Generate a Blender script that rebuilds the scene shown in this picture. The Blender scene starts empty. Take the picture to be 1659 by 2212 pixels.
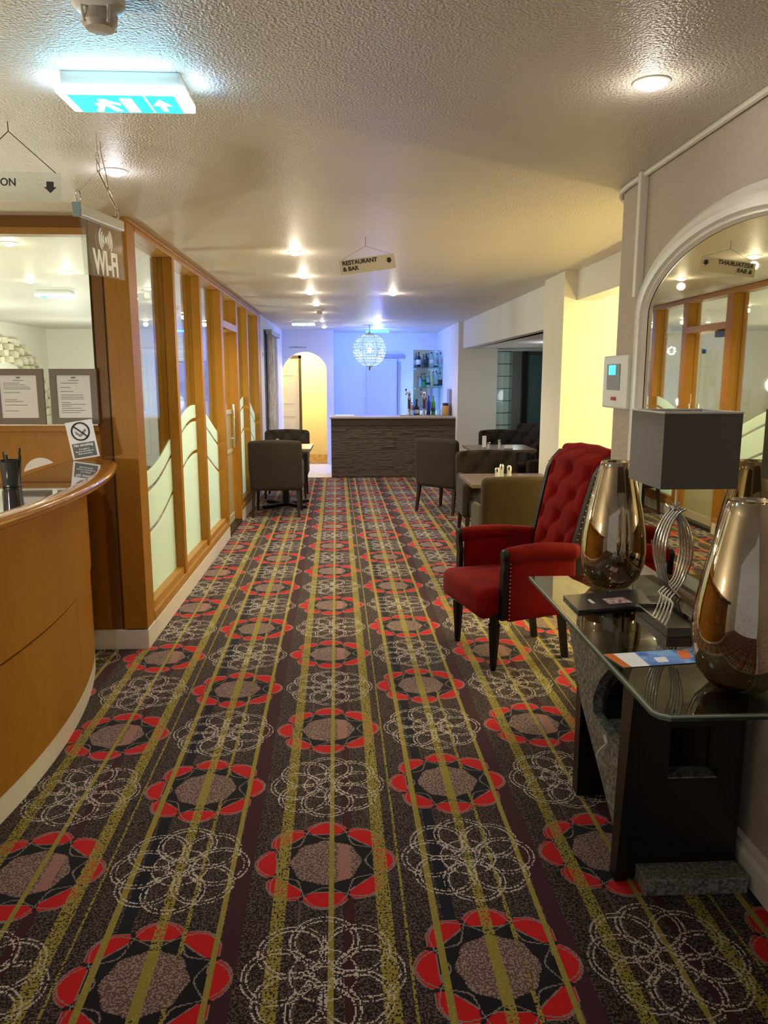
import bpy, bmesh, math, random
from mathutils import Vector, Matrix
random.seed(7)
PI = math.pi
col = bpy.context.scene.collection

# ---------------------------------------------------------------- materials
class V:
    """socket wrapper with operators -> Math nodes"""
    nt = None
    def __init__(s, k): s.k = k
    @staticmethod
    def m(op, *a, clamp=False):
        n = V.nt.nodes.new('ShaderNodeMath'); n.operation = op; n.use_clamp = clamp
        for i, x in enumerate(a):
            if isinstance(x, V): V.nt.links.new(x.k, n.inputs[i])
            else: n.inputs[i].default_value = x
        return V(n.outputs[0])
    def __add__(s, o): return V.m('ADD', s, o)
    def __radd__(s, o): return V.m('ADD', o, s)
    def __sub__(s, o): return V.m('SUBTRACT', s, o)
    def __rsub__(s, o): return V.m('SUBTRACT', o, s)
    def __mul__(s, o): return V.m('MULTIPLY', s, o)
    def __rmul__(s, o): return V.m('MULTIPLY', o, s)
    def __truediv__(s, o): return V.m('DIVIDE', s, o)
    def gt(s, o): return V.m('GREATER_THAN', s, o)
    def lt(s, o): return V.m('LESS_THAN', s, o)
    def abs(s): return V.m('ABSOLUTE', s)
    def near(s, c, w): return (s - c).abs().lt(w)

def new_mat(name):
    m = bpy.data.materials.new(name); m.use_nodes = True
    nt = m.node_tree; nt.nodes.clear()
    out = nt.nodes.new('ShaderNodeOutputMaterial')
    return m, nt, out

def P(name, c, rough=.6, metal=0, bump=0, bscale=100, cvar=0, cscale=20, spec=.5, coat=0,
      stretch=None, emit=None, es=0, sheen=0, bdist=.002, c2=None, c2t=(.45, .6)):
    m, nt, out = new_mat(name)
    b = nt.nodes.new('ShaderNodeBsdfPrincipled'); nt.links.new(b.outputs[0], out.inputs[0])
    b.inputs['Base Color'].default_value = (*c, 1); b.inputs['Roughness'].default_value = rough
    b.inputs['Metallic'].default_value = metal; b.inputs['Specular IOR Level'].default_value = spec
    b.inputs['Coat Weight'].default_value = coat; b.inputs['Sheen Weight'].default_value = sheen
    if emit: b.inputs['Emission Color'].default_value = (*emit, 1); b.inputs['Emission Strength'].default_value = es
    tc = nt.nodes.new('ShaderNodeTexCoord'); mp = nt.nodes.new('ShaderNodeMapping')
    nt.links.new(tc.outputs['Object'], mp.inputs[0])
    if stretch: mp.inputs['Scale'].default_value = stretch
    if cvar or c2:
        n = nt.nodes.new('ShaderNodeTexNoise'); n.inputs['Scale'].default_value = cscale; n.inputs['Detail'].default_value = 5
        nt.links.new(mp.outputs[0], n.inputs['Vector'])
        r = nt.nodes.new('ShaderNodeValToRGB'); nt.links.new(n.outputs['Fac'], r.inputs[0])
        r.color_ramp.elements[0].position = c2t[0] if c2 else .3; r.color_ramp.elements[1].position = c2t[1] if c2 else .7
        r.color_ramp.elements[0].color = (*[x*(1-cvar) for x in c], 1)
        r.color_ramp.elements[1].color = (*(c2 or [min(1, x*(1+cvar)) for x in c]), 1)
        nt.links.new(r.outputs[0], b.inputs['Base Color'])
    if bump:
        n = nt.nodes.new('ShaderNodeTexNoise'); n.inputs['Scale'].default_value = bscale; n.inputs['Detail'].default_value = 3
        nt.links.new(mp.outputs[0], n.inputs['Vector'])
        u = nt.nodes.new('ShaderNodeBump'); u.inputs['Strength'].default_value = bump; u.inputs['Distance'].default_value = bdist
        nt.links.new(n.outputs['Fac'], u.inputs['Height']); nt.links.new(u.outputs[0], b.inputs['Normal'])
    return m

def EM(name, c, s):
    m, nt, out = new_mat(name)
    e = nt.nodes.new('ShaderNodeEmission'); e.inputs[0].default_value = (*c, 1); e.inputs[1].default_value = s
    nt.links.new(e.outputs[0], out.inputs[0]); return m

def fres(nt, ior):
    """fresnel that treats front and back faces of a thin pane alike"""
    f = nt.nodes.new('ShaderNodeFresnel'); g = nt.nodes.new('ShaderNodeNewGeometry')
    m = nt.nodes.new('ShaderNodeMath'); m.operation = 'MULTIPLY_ADD'
    nt.links.new(g.outputs['Backfacing'], m.inputs[0]); m.inputs[1].default_value = 1/ior - ior; m.inputs[2].default_value = ior
    nt.links.new(m.outputs[0], f.inputs[0]); return f
def GLASS(name, tint=(.95, .98, .96), ior=1.5, gl=(1, 1, 1), fac=None, rough=.0):
    """thin architectural pane: see through + fresnel reflection"""
    m, nt, out = new_mat(name)
    t = nt.nodes.new('ShaderNodeBsdfTransparent'); t.inputs[0].default_value = (*tint, 1)
    g = nt.nodes.new('ShaderNodeBsdfGlossy'); g.inputs[0].default_value = (*gl, 1); g.inputs['Roughness'].default_value = rough
    mx = nt.nodes.new('ShaderNodeMixShader'); nt.links.new(t.outputs[0], mx.inputs[1]); nt.links.new(g.outputs[0], mx.inputs[2])
    if fac is None:
        f = fres(nt, ior); nt.links.new(f.outputs[0], mx.inputs[0])
    else: mx.inputs[0].default_value = fac
    nt.links.new(mx.outputs[0], out.inputs[0]); return m

oak = P('honey_oak', (.37, .168, .018), rough=.42, cvar=.08, cscale=16, stretch=(4, 4, .6), spec=.25)
oak_h = P('honey_oak_rail', (.42, .225, .055), rough=.42, cvar=.08, cscale=16, stretch=(4, .6, 4), spec=.25)
oak_shaded = P('shaded_oak', (.19, .085, .020), rough=.42, cvar=.08, cscale=16, stretch=(4, 4, .6), spec=.25)  # same oak darkened, weaker light on the return timber put into its colour
oak_shiny = P('lacquered_oak', (.42, .17, .025), rough=.16, cvar=.18, cscale=6, coat=.6)
white_paint = P('white_paint', (.74, .72, .66), rough=.5, bump=.15, bscale=40)
gloss_white = P('gloss_white_moulding', (.78, .76, .73), rough=.3)
cream_wall = P('cream_wall', (.78, .74, .64), rough=.85, bump=.3, bscale=30, bdist=.004)
pier_wall = P('white_wall', (.76, .74, .70), rough=.85, bump=.2, bscale=30, bdist=.003)
grey_wall = P('grey_beige_plaster', (.50, .43, .385), rough=.75, bump=.9, bscale=14, bdist=.006, stretch=(1, 1, 3), cvar=.05)
blue_side = P('blue_lit_white_wall', (.74, .74, .78), rough=.8, bump=.15, bscale=30)  # white wall, trace of the blue lamps' lavender put into its colour
dark_wall = P('dark_brown_wall', (.09, .075, .065), rough=.8)
warm_wall = P('warm_yellow_wall', (.82, .74, .50), rough=.85, bump=.6, bscale=12, bdist=.005, cvar=.04)
black = P('black_lacquer', (.008, .008, .009), rough=.35)
black_wood = P('black_wood', (.007, .006, .006), rough=.45, spec=.3)
dark_leg = P('dark_brown_wood', (.02, .013, .010), rough=.4)
chrome = P('chrome', (.75, .75, .74), rough=.12, metal=1)
brass = P('aged_brass', (.45, .33, .15), rough=.35, metal=1)
white_pl = P('white_plastic', (.78, .79, .80), rough=.4)
grey_pl = P('grey_plastic', (.22, .23, .24), rough=.45)
paper = P('white_paper', (.84, .89, .97), rough=.7)
ink = P('black_ink', (.02, .02, .025), rough=.6)
greyink = P('grey_ink', (.28, .28, .30), rough=.7)
grey_frame = P('taupe_frame', (.17, .14, .125), rough=.5)
taupe = P('taupe_velvet', (.034, .026, .020), rough=.95, spec=.2, sheen=.06, bump=.2, bscale=300, cvar=.1, cscale=8)
taupe_l = P('olive_velvet', (.055, .039, .017), rough=.95, spec=.2, sheen=.12, bump=.2, bscale=300, cvar=.1, cscale=8)
red_v = P('red_velvet', (.20, .0025, .003), rough=.85, spec=.15, sheen=.03, bump=.25, bscale=260, cvar=.22, cscale=7)
table_wood = P('brown_table_top', (.17, .12, .085), rough=.3, cvar=.2, cscale=4, stretch=(1, 8, 1))
granite = P('grey_granite', (.16, .17, .165), rough=.45, c2=(.34, .36, .35), cscale=90, c2t=(.4, .65), cvar=.4)
slate = P('split_slate_cladding', (.12, .09, .065), rough=.75, bump=1, bscale=9, stretch=(1, 1, 7), bdist=.02, cvar=.3, cscale=10)
worktop_m = P('pale_brown_worktop', (.42, .35, .32), rough=.3)
pale_floor = P('pale_laminate', (.62, .58, .54), rough=.4, bump=.1, bscale=8, stretch=(.5, 6, 1))
gold_carpet = P('gold_brown_carpet', (.40, .25, .08), rough=.9, c2=(.16, .08, .03), cscale=14, c2t=(.4, .6))
curtain_m = P('grey_curtain', (.44, .43, .40), rough=.8, c2=(.66, .64, .60), cscale=30, stretch=(1, 1, .3), c2t=(.45, .6))
shade_m = P('charcoal_lampshade', (.060, .054, .054), rough=.85, bump=.2, bscale=400, sheen=1)
shade_in = P('silver_lampshade_lining', (.55, .54, .53), rough=.5)
stone_m = P('cream_stone', (.74, .68, .50), rough=.8, bump=.5, bscale=30)
stone_d = P('shaded_joint_stone', (.34, .30, .19), rough=.9)
lens_m = EM('downlight_lens', (1, .95, .86), 22)
sky_lens = EM('cool_lens', (.86, .95, 1), 30)
mirror_m = P('mirror_silver', (.66, .62, .46), rough=.015, metal=1)
pane = GLASS('clear_pane', (.90, .95, .92), ior=1.45)
table_glass = GLASS('smoked_table_glass', (.40, .46, .43), ior=1.6)
acrylic = GLASS('acrylic', (.90, .92, .90), ior=1.4)
sheer_acrylic = GLASS('sheer_acrylic', (.93, .96, .96), ior=1.35)
shelf_glass = GLASS('green_shelf_glass', (.62, .85, .76), ior=1.5)
black_glass = P('black_gloss_inset', (.012, .012, .014), rough=.04, spec=1, coat=1)
vase_m = None
def bottle_glass(name, c, op=.75):
    m, nt, out = new_mat(name)
    t_ = nt.nodes.new('ShaderNodeBsdfTransparent'); t_.inputs[0].default_value = (*c, 1)
    b = nt.nodes.new('ShaderNodeBsdfPrincipled'); b.inputs['Base Color'].default_value = (*c, 1); b.inputs['Roughness'].default_value = .08
    mx = nt.nodes.new('ShaderNodeMixShader'); mx.inputs[0].default_value = op; nt.links.new(t_.outputs[0], mx.inputs[1]); nt.links.new(b.outputs[0], mx.inputs[2]); nt.links.new(mx.outputs[0], out.inputs[0]); return m


def vase_material():
    m, nt, out = new_mat('amber_mercury_glass')
    t = nt.nodes.new('ShaderNodeBsdfTransparent'); t.inputs[0].default_value = (.62, .47, .26, 1)
    g = nt.nodes.new('ShaderNodeBsdfGlossy'); g.inputs[0].default_value = (.80, .71, .58, 1); g.inputs['Roughness'].default_value = .03
    tc = nt.nodes.new('ShaderNodeTexCoord')
    v = nt.nodes.new('ShaderNodeTexVoronoi'); v.inputs['Scale'].default_value = 150
    nt.links.new(tc.outputs['Object'], v.inputs['Vector'])
    sx = nt.nodes.new('ShaderNodeSeparateXYZ'); nt.links.new(tc.outputs['Object'], sx.inputs[0])
    n = nt.nodes.new('ShaderNodeTexNoise'); n.inputs['Scale'].default_value = 7; nt.links.new(tc.outputs['Object'], n.inputs['Vector'])
    V.nt = nt
    spots = V(v.outputs['Distance']).lt(.30)
    low = V.m('SUBTRACT', .95, V(sx.outputs['Z'])*3.2, clamp=True)
    f = V.m('MINIMUM', V.m('MAXIMUM', V(n.outputs['Fac'])*.6 + .30 - spots*low*.42, .05), .85)
    mx = nt.nodes.new('ShaderNodeMixShader'); nt.links.new(f.k, mx.inputs[0])
    nt.links.new(t.outputs[0], mx.inputs[1]); nt.links.new(g.outputs[0], mx.inputs[2])
    bp = nt.nodes.new('ShaderNodeBump'); bp.inputs['Strength'].default_value = .25; bp.inputs['Distance'].default_value = .002
    nt.links.new((spots*low).k, bp.inputs['Height']); nt.links.new(bp.outputs[0], g.inputs['Normal'])
    nt.links.new(mx.outputs[0], out.inputs[0]); return m
vase_m = vase_material()

def ceiling_material():
    m, nt, out = new_mat('stippled_ceiling')
    b = nt.nodes.new('ShaderNodeBsdfPrincipled'); nt.links.new(b.outputs[0], out.inputs[0])
    b.inputs['Base Color'].default_value = (.70, .655, .58, 1); b.inputs['Roughness'].default_value = .42
    b.inputs['Specular IOR Level'].default_value = .45
    tc = nt.nodes.new('ShaderNodeTexCoord')
    v = nt.nodes.new('ShaderNodeTexNoise'); v.inputs['Scale'].default_value = 115; v.inputs['Detail'].default_value = 1
    w = nt.nodes.new('ShaderNodeTexNoise'); w.inputs['Scale'].default_value = 1.1
    nt.links.new(tc.outputs['Object'], v.inputs['Vector']); nt.links.new(tc.outputs['Object'], w.inputs['Vector'])
    u = nt.nodes.new('ShaderNodeBump'); u.inputs['Strength'].default_value = .95; u.inputs['Distance'].default_value = .008
    nt.links.new(v.outputs['Fac'], u.inputs['Height'])
    u2 = nt.nodes.new('ShaderNodeBump'); u2.inputs['Strength'].default_value = .25; u2.inputs['Distance'].default_value = .03
    nt.links.new(w.outputs['Fac'], u2.inputs['Height']); nt.links.new(u.outputs[0], u2.inputs['Normal'])
    nt.links.new(u2.outputs[0], b.inputs['Normal']); return m
ceil_m = ceiling_material()

def frosted_material():
    """pane with a frosted wave in its lower half and two clear ribbons (object Y along the pane, Z up)"""
    m, nt, out = new_mat('wave_frosted_glass'); V.nt = nt
    tc = nt.nodes.new('ShaderNodeTexCoord'); s = nt.nodes.new('ShaderNodeSeparateXYZ'); nt.links.new(tc.outputs['Object'], s.inputs[0])
    y, z = V(s.outputs['Y']), V(s.outputs['Z'])
    H = V.m('COSINE', (y - 6.42)*(2*PI/3.15))*.182 + 1.20
    fr = z.lt(H)
    rib = V.m('MAXIMUM', (z - H).near(-.12, .014), (z - H).near(-.385, .014))
    fr = fr*(1 - rib)
    t = nt.nodes.new('ShaderNodeBsdfTransparent'); t.inputs[0].default_value = (.90, .95, .92, 1)
    d = nt.nodes.new('ShaderNodeBsdfDiffuse'); d.inputs[0].default_value = (.72, .84, .76, 1)
    tl = nt.nodes.new('ShaderNodeBsdfTranslucent'); tl.inputs[0].default_value = (.80, .95, .90, 1)
    a = nt.nodes.new('ShaderNodeMixShader'); a.inputs[0].default_value = .5; nt.links.new(d.outputs[0], a.inputs[1]); nt.links.new(tl.outputs[0], a.inputs[2])
    b = nt.nodes.new('ShaderNodeMixShader'); nt.links.new((fr*.94).k, b.inputs[0]); nt.links.new(t.outputs[0], b.inputs[1]); nt.links.new(a.outputs[0], b.inputs[2])
    g = nt.nodes.new('ShaderNodeBsdfGlossy'); g.inputs['Roughness'].default_value = 0
    f = fres(nt, 1.5)
    c = nt.nodes.new('ShaderNodeMixShader'); nt.links.new((V(f.outputs[0])*(1 - fr*.7)).k, c.inputs[0]); nt.links.new(b.outputs[0], c.inputs[1]); nt.links.new(g.outputs[0], c.inputs[2])
    nt.links.new(c.outputs[0], out.inputs[0]); return m
frost_m = frosted_material()

def carpet_material():
    m, nt, out = new_mat('patterned_carpet'); V.nt = nt; L = nt.links
    tc = nt.nodes.new('ShaderNodeTexCoord'); s = nt.nodes.new('ShaderNodeSeparateXYZ'); L.new(tc.outputs['Object'], s.inputs[0])
    x, y = V(s.outputs['X']), V(s.outputs['Y'])
    c0, s0 = math.cos(.01548), math.sin(.01548)
    xc = x*c0 + y*s0 + .053; yc = y*c0 - x*s0
    g = .0042
    xc = V.m('FLOOR', xc/g)*g; yc = V.m('FLOOR', yc/g)*g
    comb = nt.nodes.new('ShaderNodeCombineXYZ'); L.new(xc.k, comb.inputs[0]); L.new(yc.k, comb.inputs[1])
    def noise(sc, det=1):
        n = nt.nodes.new('ShaderNodeTexNoise'); n.inputs['Scale'].default_value = sc; n.inputs['Detail'].default_value = det
        L.new(comb.outputs[0], n.inputs['Vector']); return V(n.outputs['Fac'])
    wn = nt.nodes.new('ShaderNodeTexWhiteNoise'); wn.noise_dimensions = '2D'; L.new(comb.outputs[0], wn.inputs['Vector'])
    rnd = V(wn.outputs['Value'])
    sp = noise(150, 1)
    speck = sp.gt(.52)
    def rgb(c): n = nt.nodes.new('ShaderNodeRGB'); n.outputs[0].default_value = (*c, 1); return n.outputs[0]
    def mix(f, a, b):
        n = nt.nodes.new('ShaderNodeMix'); n.data_type = 'RGBA'
        L.new(f.k, n.inputs['Factor'])
        L.new(a, n.inputs['A']); L.new(b, n.inputs['B']); return n.outputs['Result']
    u = V.m('FLOORED_MODULO', xc, .962) / .962
    def ramp(stops, color=True):
        r = nt.nodes.new('ShaderNodeValToRGB'); r.color_ramp.interpolation = 'CONSTANT'; L.new(u.k, r.inputs[0])
        el = r.color_ramp.elements
        base = stops[0]
        pts = [(0, base)]
        for a, b, c in stops[1:]:
            pts += [(a/.962, c), (b/.962, base)]
        el[0].position = 0; el[0].color = pts[0][1]
        el[1].position = pts[1][0]; el[1].color = pts[1][1]
        for p, c in pts[2:]:
            e = el.new(p); e.color = c
        return r
    Z = (0, 0, 0, 0)
    bands = ramp([Z, (.053, .087, (.045, .012, .018, 1)), (.356, .389, (.008, .010, .018, 1)), (.665, .720, (.045, .014, .022, 1)), (.878, .884, (.12, .08, .08, .7))])
    yel = ramp([(0, 0, 0, 1), (.008, .024, (1, 1, 1, 1)), (.157, .200, (.5, .5, .5, 1)), (.234, .244, (.5, .5, .5, 1)), (.323, .339, (1, 1, 1, 1)),
                (.460, .493, (.6, .6, .6, 1)), (.545, .558, (.5, .5, .5, 1)), (.643, .660, (1, 1, 1, 1)), (.799, .839, (.5, .5, .5, 1))])
    dark = rgb((.017, .011, .012)); taup = rgb((.104, .076, .072))
    ground = mix(speck, dark, taup)
    ground = mix(V(bands.outputs['Alpha']), ground, bands.outputs['Color'])
    # motifs
    i = V.m('ROUND', xc/.481); j = V.m('ROUND', (yc - 2.33)/.4925)
    lx = xc - i*.481; ly = yc - 2.33 - j*.4925
    par = V.m('FLOORED_MODULO', i + j, 2.0).gt(.5)       # 0 red, 1 white
    colpar = V.m('FLOORED_MODULO', i, 2.0).gt(.5)
    r = V.m('SQRT', lx*lx + ly*ly); a = V.m('ARCTAN2', ly, lx)
    t = V.m('FLOORED_MODULO', a + PI/8, PI/4) - PI/8
    ta = t.abs()
    red_on = 1 - par
    rout = .234 - ta*ta*.24
    rin = .160 + ta*ta*.10 + V.m('COSINE', a*2 + .6)*.006
    inpet = (ta + V.m('MAXIMUM', .188 - r, 0.0)*3.2 + V.m('MAXIMUM', r - .212, 0.0)*4.5).lt(.362)
    redm = r.gt(rin)*r.lt(rout)*inpet*red_on
    blk = r.gt(.112)*r.lt(.168 + ta*.095)*red_on
    disc = r.lt(.116 + V.m('COSINE', a*8)*.004)*red_on
    star = V.m('MINIMUM', (r - (V.m('COSINE', a*4)*.048 + .180)).abs(), (r - (.180 - V.m('COSINE', a*4)*.048)).abs()).lt(.0028)*red_on
    edge = V.m('MINIMUM', (r - rout).abs(), (r - rin).abs()).lt(.0024)*inpet*red_on
    c = mix(blk, ground, rgb((.010, .010, .014)))
    c = mix(disc, c, mix(speck, rgb((.12, .075, .07)), rgb((.30, .215, .195))))
    c = mix(disc*lx.near(.062, .022)*(1 - colpar), c, mix(speck, rgb((.32, .14, .11)), rgb((.30, .2, .18))))
    c = mix(redm, c, rgb((.50, .010, .014)))
    c = mix(V.m('MAXIMUM', star, edge), c, rgb((.22, .18, .17)))
    # white dotted rosette
    q0 = r*r
    def circ(d, ang, R1, R2):
        dd = V.m('SQRT', q0 + d*d - r*(2*d)*V.m('COSINE', ang))
        return V.m('MINIMUM', (dd - R1).abs(), (dd - R2).abs())
    ls = [circ(.125, ta, .099, .084), circ(.125, PI/4 - ta, .099, .084), circ(.125, PI/4 + ta, .099, .084), circ(.125, PI/2 - ta, .099, .099), (r - .092).abs()]
    mn = ls[0]
    for q in ls[1:]: mn = V.m('MINIMUM', mn, q)
    dots = rnd.gt(.30)
    wht = mn.lt(.0026)*dots*par
    c = mix(wht, c, rgb((.52, .47, .42)))
    # yellow stripes over everything
    yv = V(yel.outputs['Color'])
    solid = V.m('MAXIMUM', yv.gt(.9), yv.near(.6, .05)*disc)
    spk = yv.gt(.4)*yv.lt(.9)*(sp.gt(.43))
    ym = V.m('MAXIMUM', solid, spk*(1 - disc*yv.near(.5, .05)*sp.lt(.55)))
    c = mix(ym*(1 - wht*.8), c, mix(sp.gt(.6), rgb((.27, .225, .045)), rgb((.35, .29, .065))))
    b = nt.nodes.new('ShaderNodeBsdfPrincipled'); b.inputs['Roughness'].default_value = .95; b.inputs['Specular IOR Level'].default_value = .15
    b.inputs['Sheen Weight'].default_value = .08
    L.new(c, b.inputs['Base Color'])
    bp = nt.nodes.new('ShaderNodeBump'); bp.inputs['Strength'].default_value = .35; bp.inputs['Distance'].default_value = .003
    L.new(rnd.k, bp.inputs['Height']); L.new(bp.outputs[0], b.inputs['Normal'])
    L.new(b.outputs[0], out.inputs[0]); return m
carpet_m = carpet_material()

def picture_material(name, a, b_, sc=4):
    m, nt, out = new_mat(name)
    b = nt.nodes.new('ShaderNodeBsdfPrincipled'); b.inputs['Roughness'].default_value = .5
    tc = nt.nodes.new('ShaderNodeTexCoord'); v = nt.nodes.new('ShaderNodeTexVoronoi'); v.inputs['Scale'].default_value = sc; v.feature = 'F1'; v.distance = 'CHEBYCHEV'
    nt.links.new(tc.outputs['Object'], v.inputs['Vector'])
    r = nt.nodes.new('ShaderNodeValToRGB'); r.color_ramp.elements[0].color = (*a, 1); r.color_ramp.elements[1].color = (*b_, 1)
    r.color_ramp.elements[0].position = .15; r.color_ramp.elements[1].position = .6
    nt.links.new(v.outputs['Distance'], r.inputs[0]); nt.links.new(r.outputs[0], b.inputs['Base Color'])
    nt.links.new(b.outputs[0], out.inputs[0]); return m
painting_m = picture_material('abstract_print', (.12, .09, .12), (.45, .40, .42), 5)

# ---------------------------------------------------------------- mesh helpers
def link(o, parent=None):
    col.objects.link(o)
    if parent is not None: o.parent = parent
    return o

def mk(name, bm, m, parent=None, smooth=False, loc=None, auto=None):
    bmesh.ops.recalc_face_normals(bm, faces=bm.faces[:])
    me = bpy.data.meshes.new(name); bm.to_mesh(me); bm.free()
    ms = m if isinstance(m, (list, tuple)) else [m]
    for q in ms: me.materials.append(q)
    if smooth or auto:
        for p in me.polygons: p.use_smooth = True
    if auto:
        try: me.set_sharp_from_angle(angle=math.radians(auto))
        except Exception: pass
    o = bpy.data.objects.new(name, me)
    if loc: o.location = loc
    return link(o, parent)

def B(): return bmesh.new()

def box(bm, x0, x1, y0, y1, z0, z1, bev=0, mi=0, M=None):
    vs = [bm.verts.new((x, y, z)) for x in (x0, x1) for y in (y0, y1) for z in (z0, z1)]
    idx = [(0, 1, 3, 2), (4, 6, 7, 5), (0, 4, 5, 1), (2, 3, 7, 6), (0, 2, 6, 4), (1, 5, 7, 3)]
    fs = [bm.faces.new([vs[i] for i in f]) for f in idx]
    for f in fs: f.material_index = mi
    if M is not None: bmesh.ops.transform(bm, matrix=M, verts=vs)
    if bev:
        es = set(e for f in fs for e in f.edges)
        r = bmesh.ops.bevel(bm, geom=list(es), offset=bev, segments=2, affect='EDGES', profile=.6)
        for f in r['faces']: f.material_index = mi
    return bm

def rbox(bm, sx, sy, sz, r, n=4, m=(3, 3, 3), f=None, M=None, mi=0):
    """rounded box centred on the origin, half-sizes sx sy sz; f displaces points"""
    h = (sx, sy, sz)
    def ax(i):
        hi = h[i]; rr = min(r, hi)
        a = [-hi + rr*(1 - math.cos(PI/2*k/n)) for k in range(n)]
        mid = [-(hi - rr) + 2*(hi - rr)*k/m[i] for k in range(m[i]+1)]
        b = [-v for v in reversed(a)]
        o = []
        for v in a + mid + b:
            if not o or v - o[-1] > 1e-6: o.append(v)
        return o
    A = [ax(i) for i in range(3)]; cache = {}; new = []
    def vert(i, j, k):
        key = (i, j, k)
        if key in cache: return cache[key]
        p = [A[0][i], A[1][j], A[2][k]]
        q = [max(-(h[t] - min(r, h[t])), min(h[t] - min(r, h[t]), p[t])) for t in range(3)]
        d = Vector([p[t]-q[t] for t in range(3)])
        pp = Vector(q)
        if d.length > 1e-9:
            rr = [min(r, h[t]) for t in range(3)]
            d.normalize(); pp = Vector([q[t] + d[t]*rr[t] for t in range(3)])
        if f: pp = Vector(f(pp))
        if M is not None: pp = M @ pp
        v = bm.verts.new(pp); cache[key] = v; return v
    N = [len(a)-1 for a in A]
    def face(*ks):
        vs = [vert(*k) for k in ks]
        try: bm.faces.new(vs).material_index = mi
        except ValueError: pass
    for k in (0, N[2]):
        for i in range(N[0]):
            for j in range(N[1]): face((i, j, k), (i+1, j, k), (i+1, j+1, k), (i, j+1, k))
    for j in (0, N[1]):
        for i in range(N[0]):
            for k in range(N[2]): face((i, j, k), (i+1, j, k), (i+1, j, k+1), (i, j, k+1))
    for i in (0, N[0]):
        for j in range(N[1]):
            for k in range(N[2]): face((i, j, k), (i, j+1, k), (i, j+1, k+1), (i, j, k+1))
    return bm

def prism(bm, pts, z0, z1, axis='z', mi=0, M=None):
    """extrude a polygon; axis z: pts=(x,y); axis x: pts=(y,z) from x=z0..z1; axis y: pts=(x,z)"""
    def p3(p, t):
        return {'z': (p[0], p[1], t), 'x': (t, p[0], p[1]), 'y': (p[0], t, p[1])}[axis]
    a = [bm.verts.new(p3(p, z0)) for p in pts]; b = [bm.verts.new(p3(p, z1)) for p in pts]
    fs = [bm.faces.new(a), bm.faces.new(list(reversed(b)))]
    n = len(pts)
    for i in range(n): fs.append(bm.faces.new((a[i], a[(i+1) % n], b[(i+1) % n], b[i])))
    for f in fs: f.material_index = mi
    if M is not None: bmesh.ops.transform(bm, matrix=M, verts=a+b)
    return bm

def tube(bm, pts, r, seg=8, mi=0, cap=True, closed=False):
    pts = [Vector(p) for p in pts]; n = len(pts); rings = []
    rs = r if isinstance(r, (list, tuple)) else [r]*n
    up = Vector((0, 0, 1)); prev = None
    for i, p in enumerate(pts):
        if closed: d = pts[(i+1) % n] - pts[i-1]
        else: d = (pts[min(i+1, n-1)] - pts[max(i-1, 0)])
        d.normalize()
        if prev is None:
            u = d.cross(up) if abs(d.z) < .95 else d.cross(Vector((1, 0, 0)))
        else: u = prev - d*prev.dot(d)
        u.normalize(); prev = u; w = d.cross(u)
        rings.append([bm.verts.new(p + (u*math.cos(2*PI*k/seg) + w*math.sin(2*PI*k/seg))*rs[i]) for k in range(seg)])
    m = n if closed else n-1
    for i in range(m):
        a, b = rings[i], rings[(i+1) % n]
        for k in range(seg): bm.faces.new((a[k], a[(k+1) % seg], b[(k+1) % seg], b[k])).material_index = mi
    if cap and not closed:
        bm.faces.new(rings[0]).material_index = mi; bm.faces.new(list(reversed(rings[-1]))).material_index = mi
    return bm

def lathe(bm, prof, seg=24, c=(0, 0, 0), mi=0, cap=True):
    rings = []
    for r, z in prof:
        rings.append([bm.verts.new((c[0] + r*math.cos(2*PI*k/seg), c[1] + r*math.sin(2*PI*k/seg), c[2] + z)) for k in range(seg)])
    for a, b in zip(rings, rings[1:]):
        for k in range(seg): bm.faces.new((a[k], a[(k+1) % seg], b[(k+1) % seg], b[k])).material_index = mi
    if cap:
        for rg, rev in ((rings[0], 1), (rings[-1], 0)):
            try: bm.faces.new(rg).material_index = mi
            except ValueError: pass
    return bm

def smp(name, *a, m=None, parent=None, **k): return mk(name, box(B(), *a, **k), m, parent)

def struct(o, name=None):
    o['kind'] = 'structure'; return o
def S(name, bm, m, **k): return struct(mk(name, bm, m, **k))
def tag(o, label, cat, group=None, kind=None):
    o['label'] = label; o['category'] = cat
    if group: o['group'] = group
    if kind: o['kind'] = kind
    return o
def thing(name, loc, label, cat, rz=0, group=None):
    o = bpy.data.objects.new(name, None); o.empty_display_size = .1
    o.location = loc; o.rotation_euler = (0, 0, rz); col.objects.link(o)
    return tag(o, label, cat, group)
def dup(root, loc, rz=None, label=None, group=None, scale=None):
    r = root.copy(); col.objects.link(r); r.location = loc
    if rz is not None: r.rotation_euler = (0, 0, rz)
    if label: r['label'] = label
    if group: r['group'] = group
    if scale: r.scale = scale
    for ch in list(root.children):
        c = ch.copy(); col.objects.link(c); c.parent = r
        for g in ch.children:
            d = g.copy(); col.objects.link(d); d.parent = c
    return r
def text(name, s, size, M, m, parent=None, ext=.0006, bold=0, align='CENTER', sx=1):
    cu = bpy.data.curves.new(name, 'FONT'); cu.body = s; cu.size = size; cu.extrude = ext; cu.offset = bold
    cu.align_x = align; cu.align_y = 'CENTER'; cu.resolution_u = 3
    o = bpy.data.objects.new(name, cu); col.objects.link(o)
    dg = bpy.context.evaluated_depsgraph_get(); dg.update()
    me = bpy.data.meshes.new_from_object(o.evaluated_get(dg))
    bpy.data.objects.remove(o)
    me.transform(Matrix.Diagonal((sx, 1, 1, 1))); me.transform(M)
    me.materials.clear(); me.materials.append(m)
    o = bpy.data.objects.new(name, me); return link(o, parent)
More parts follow.
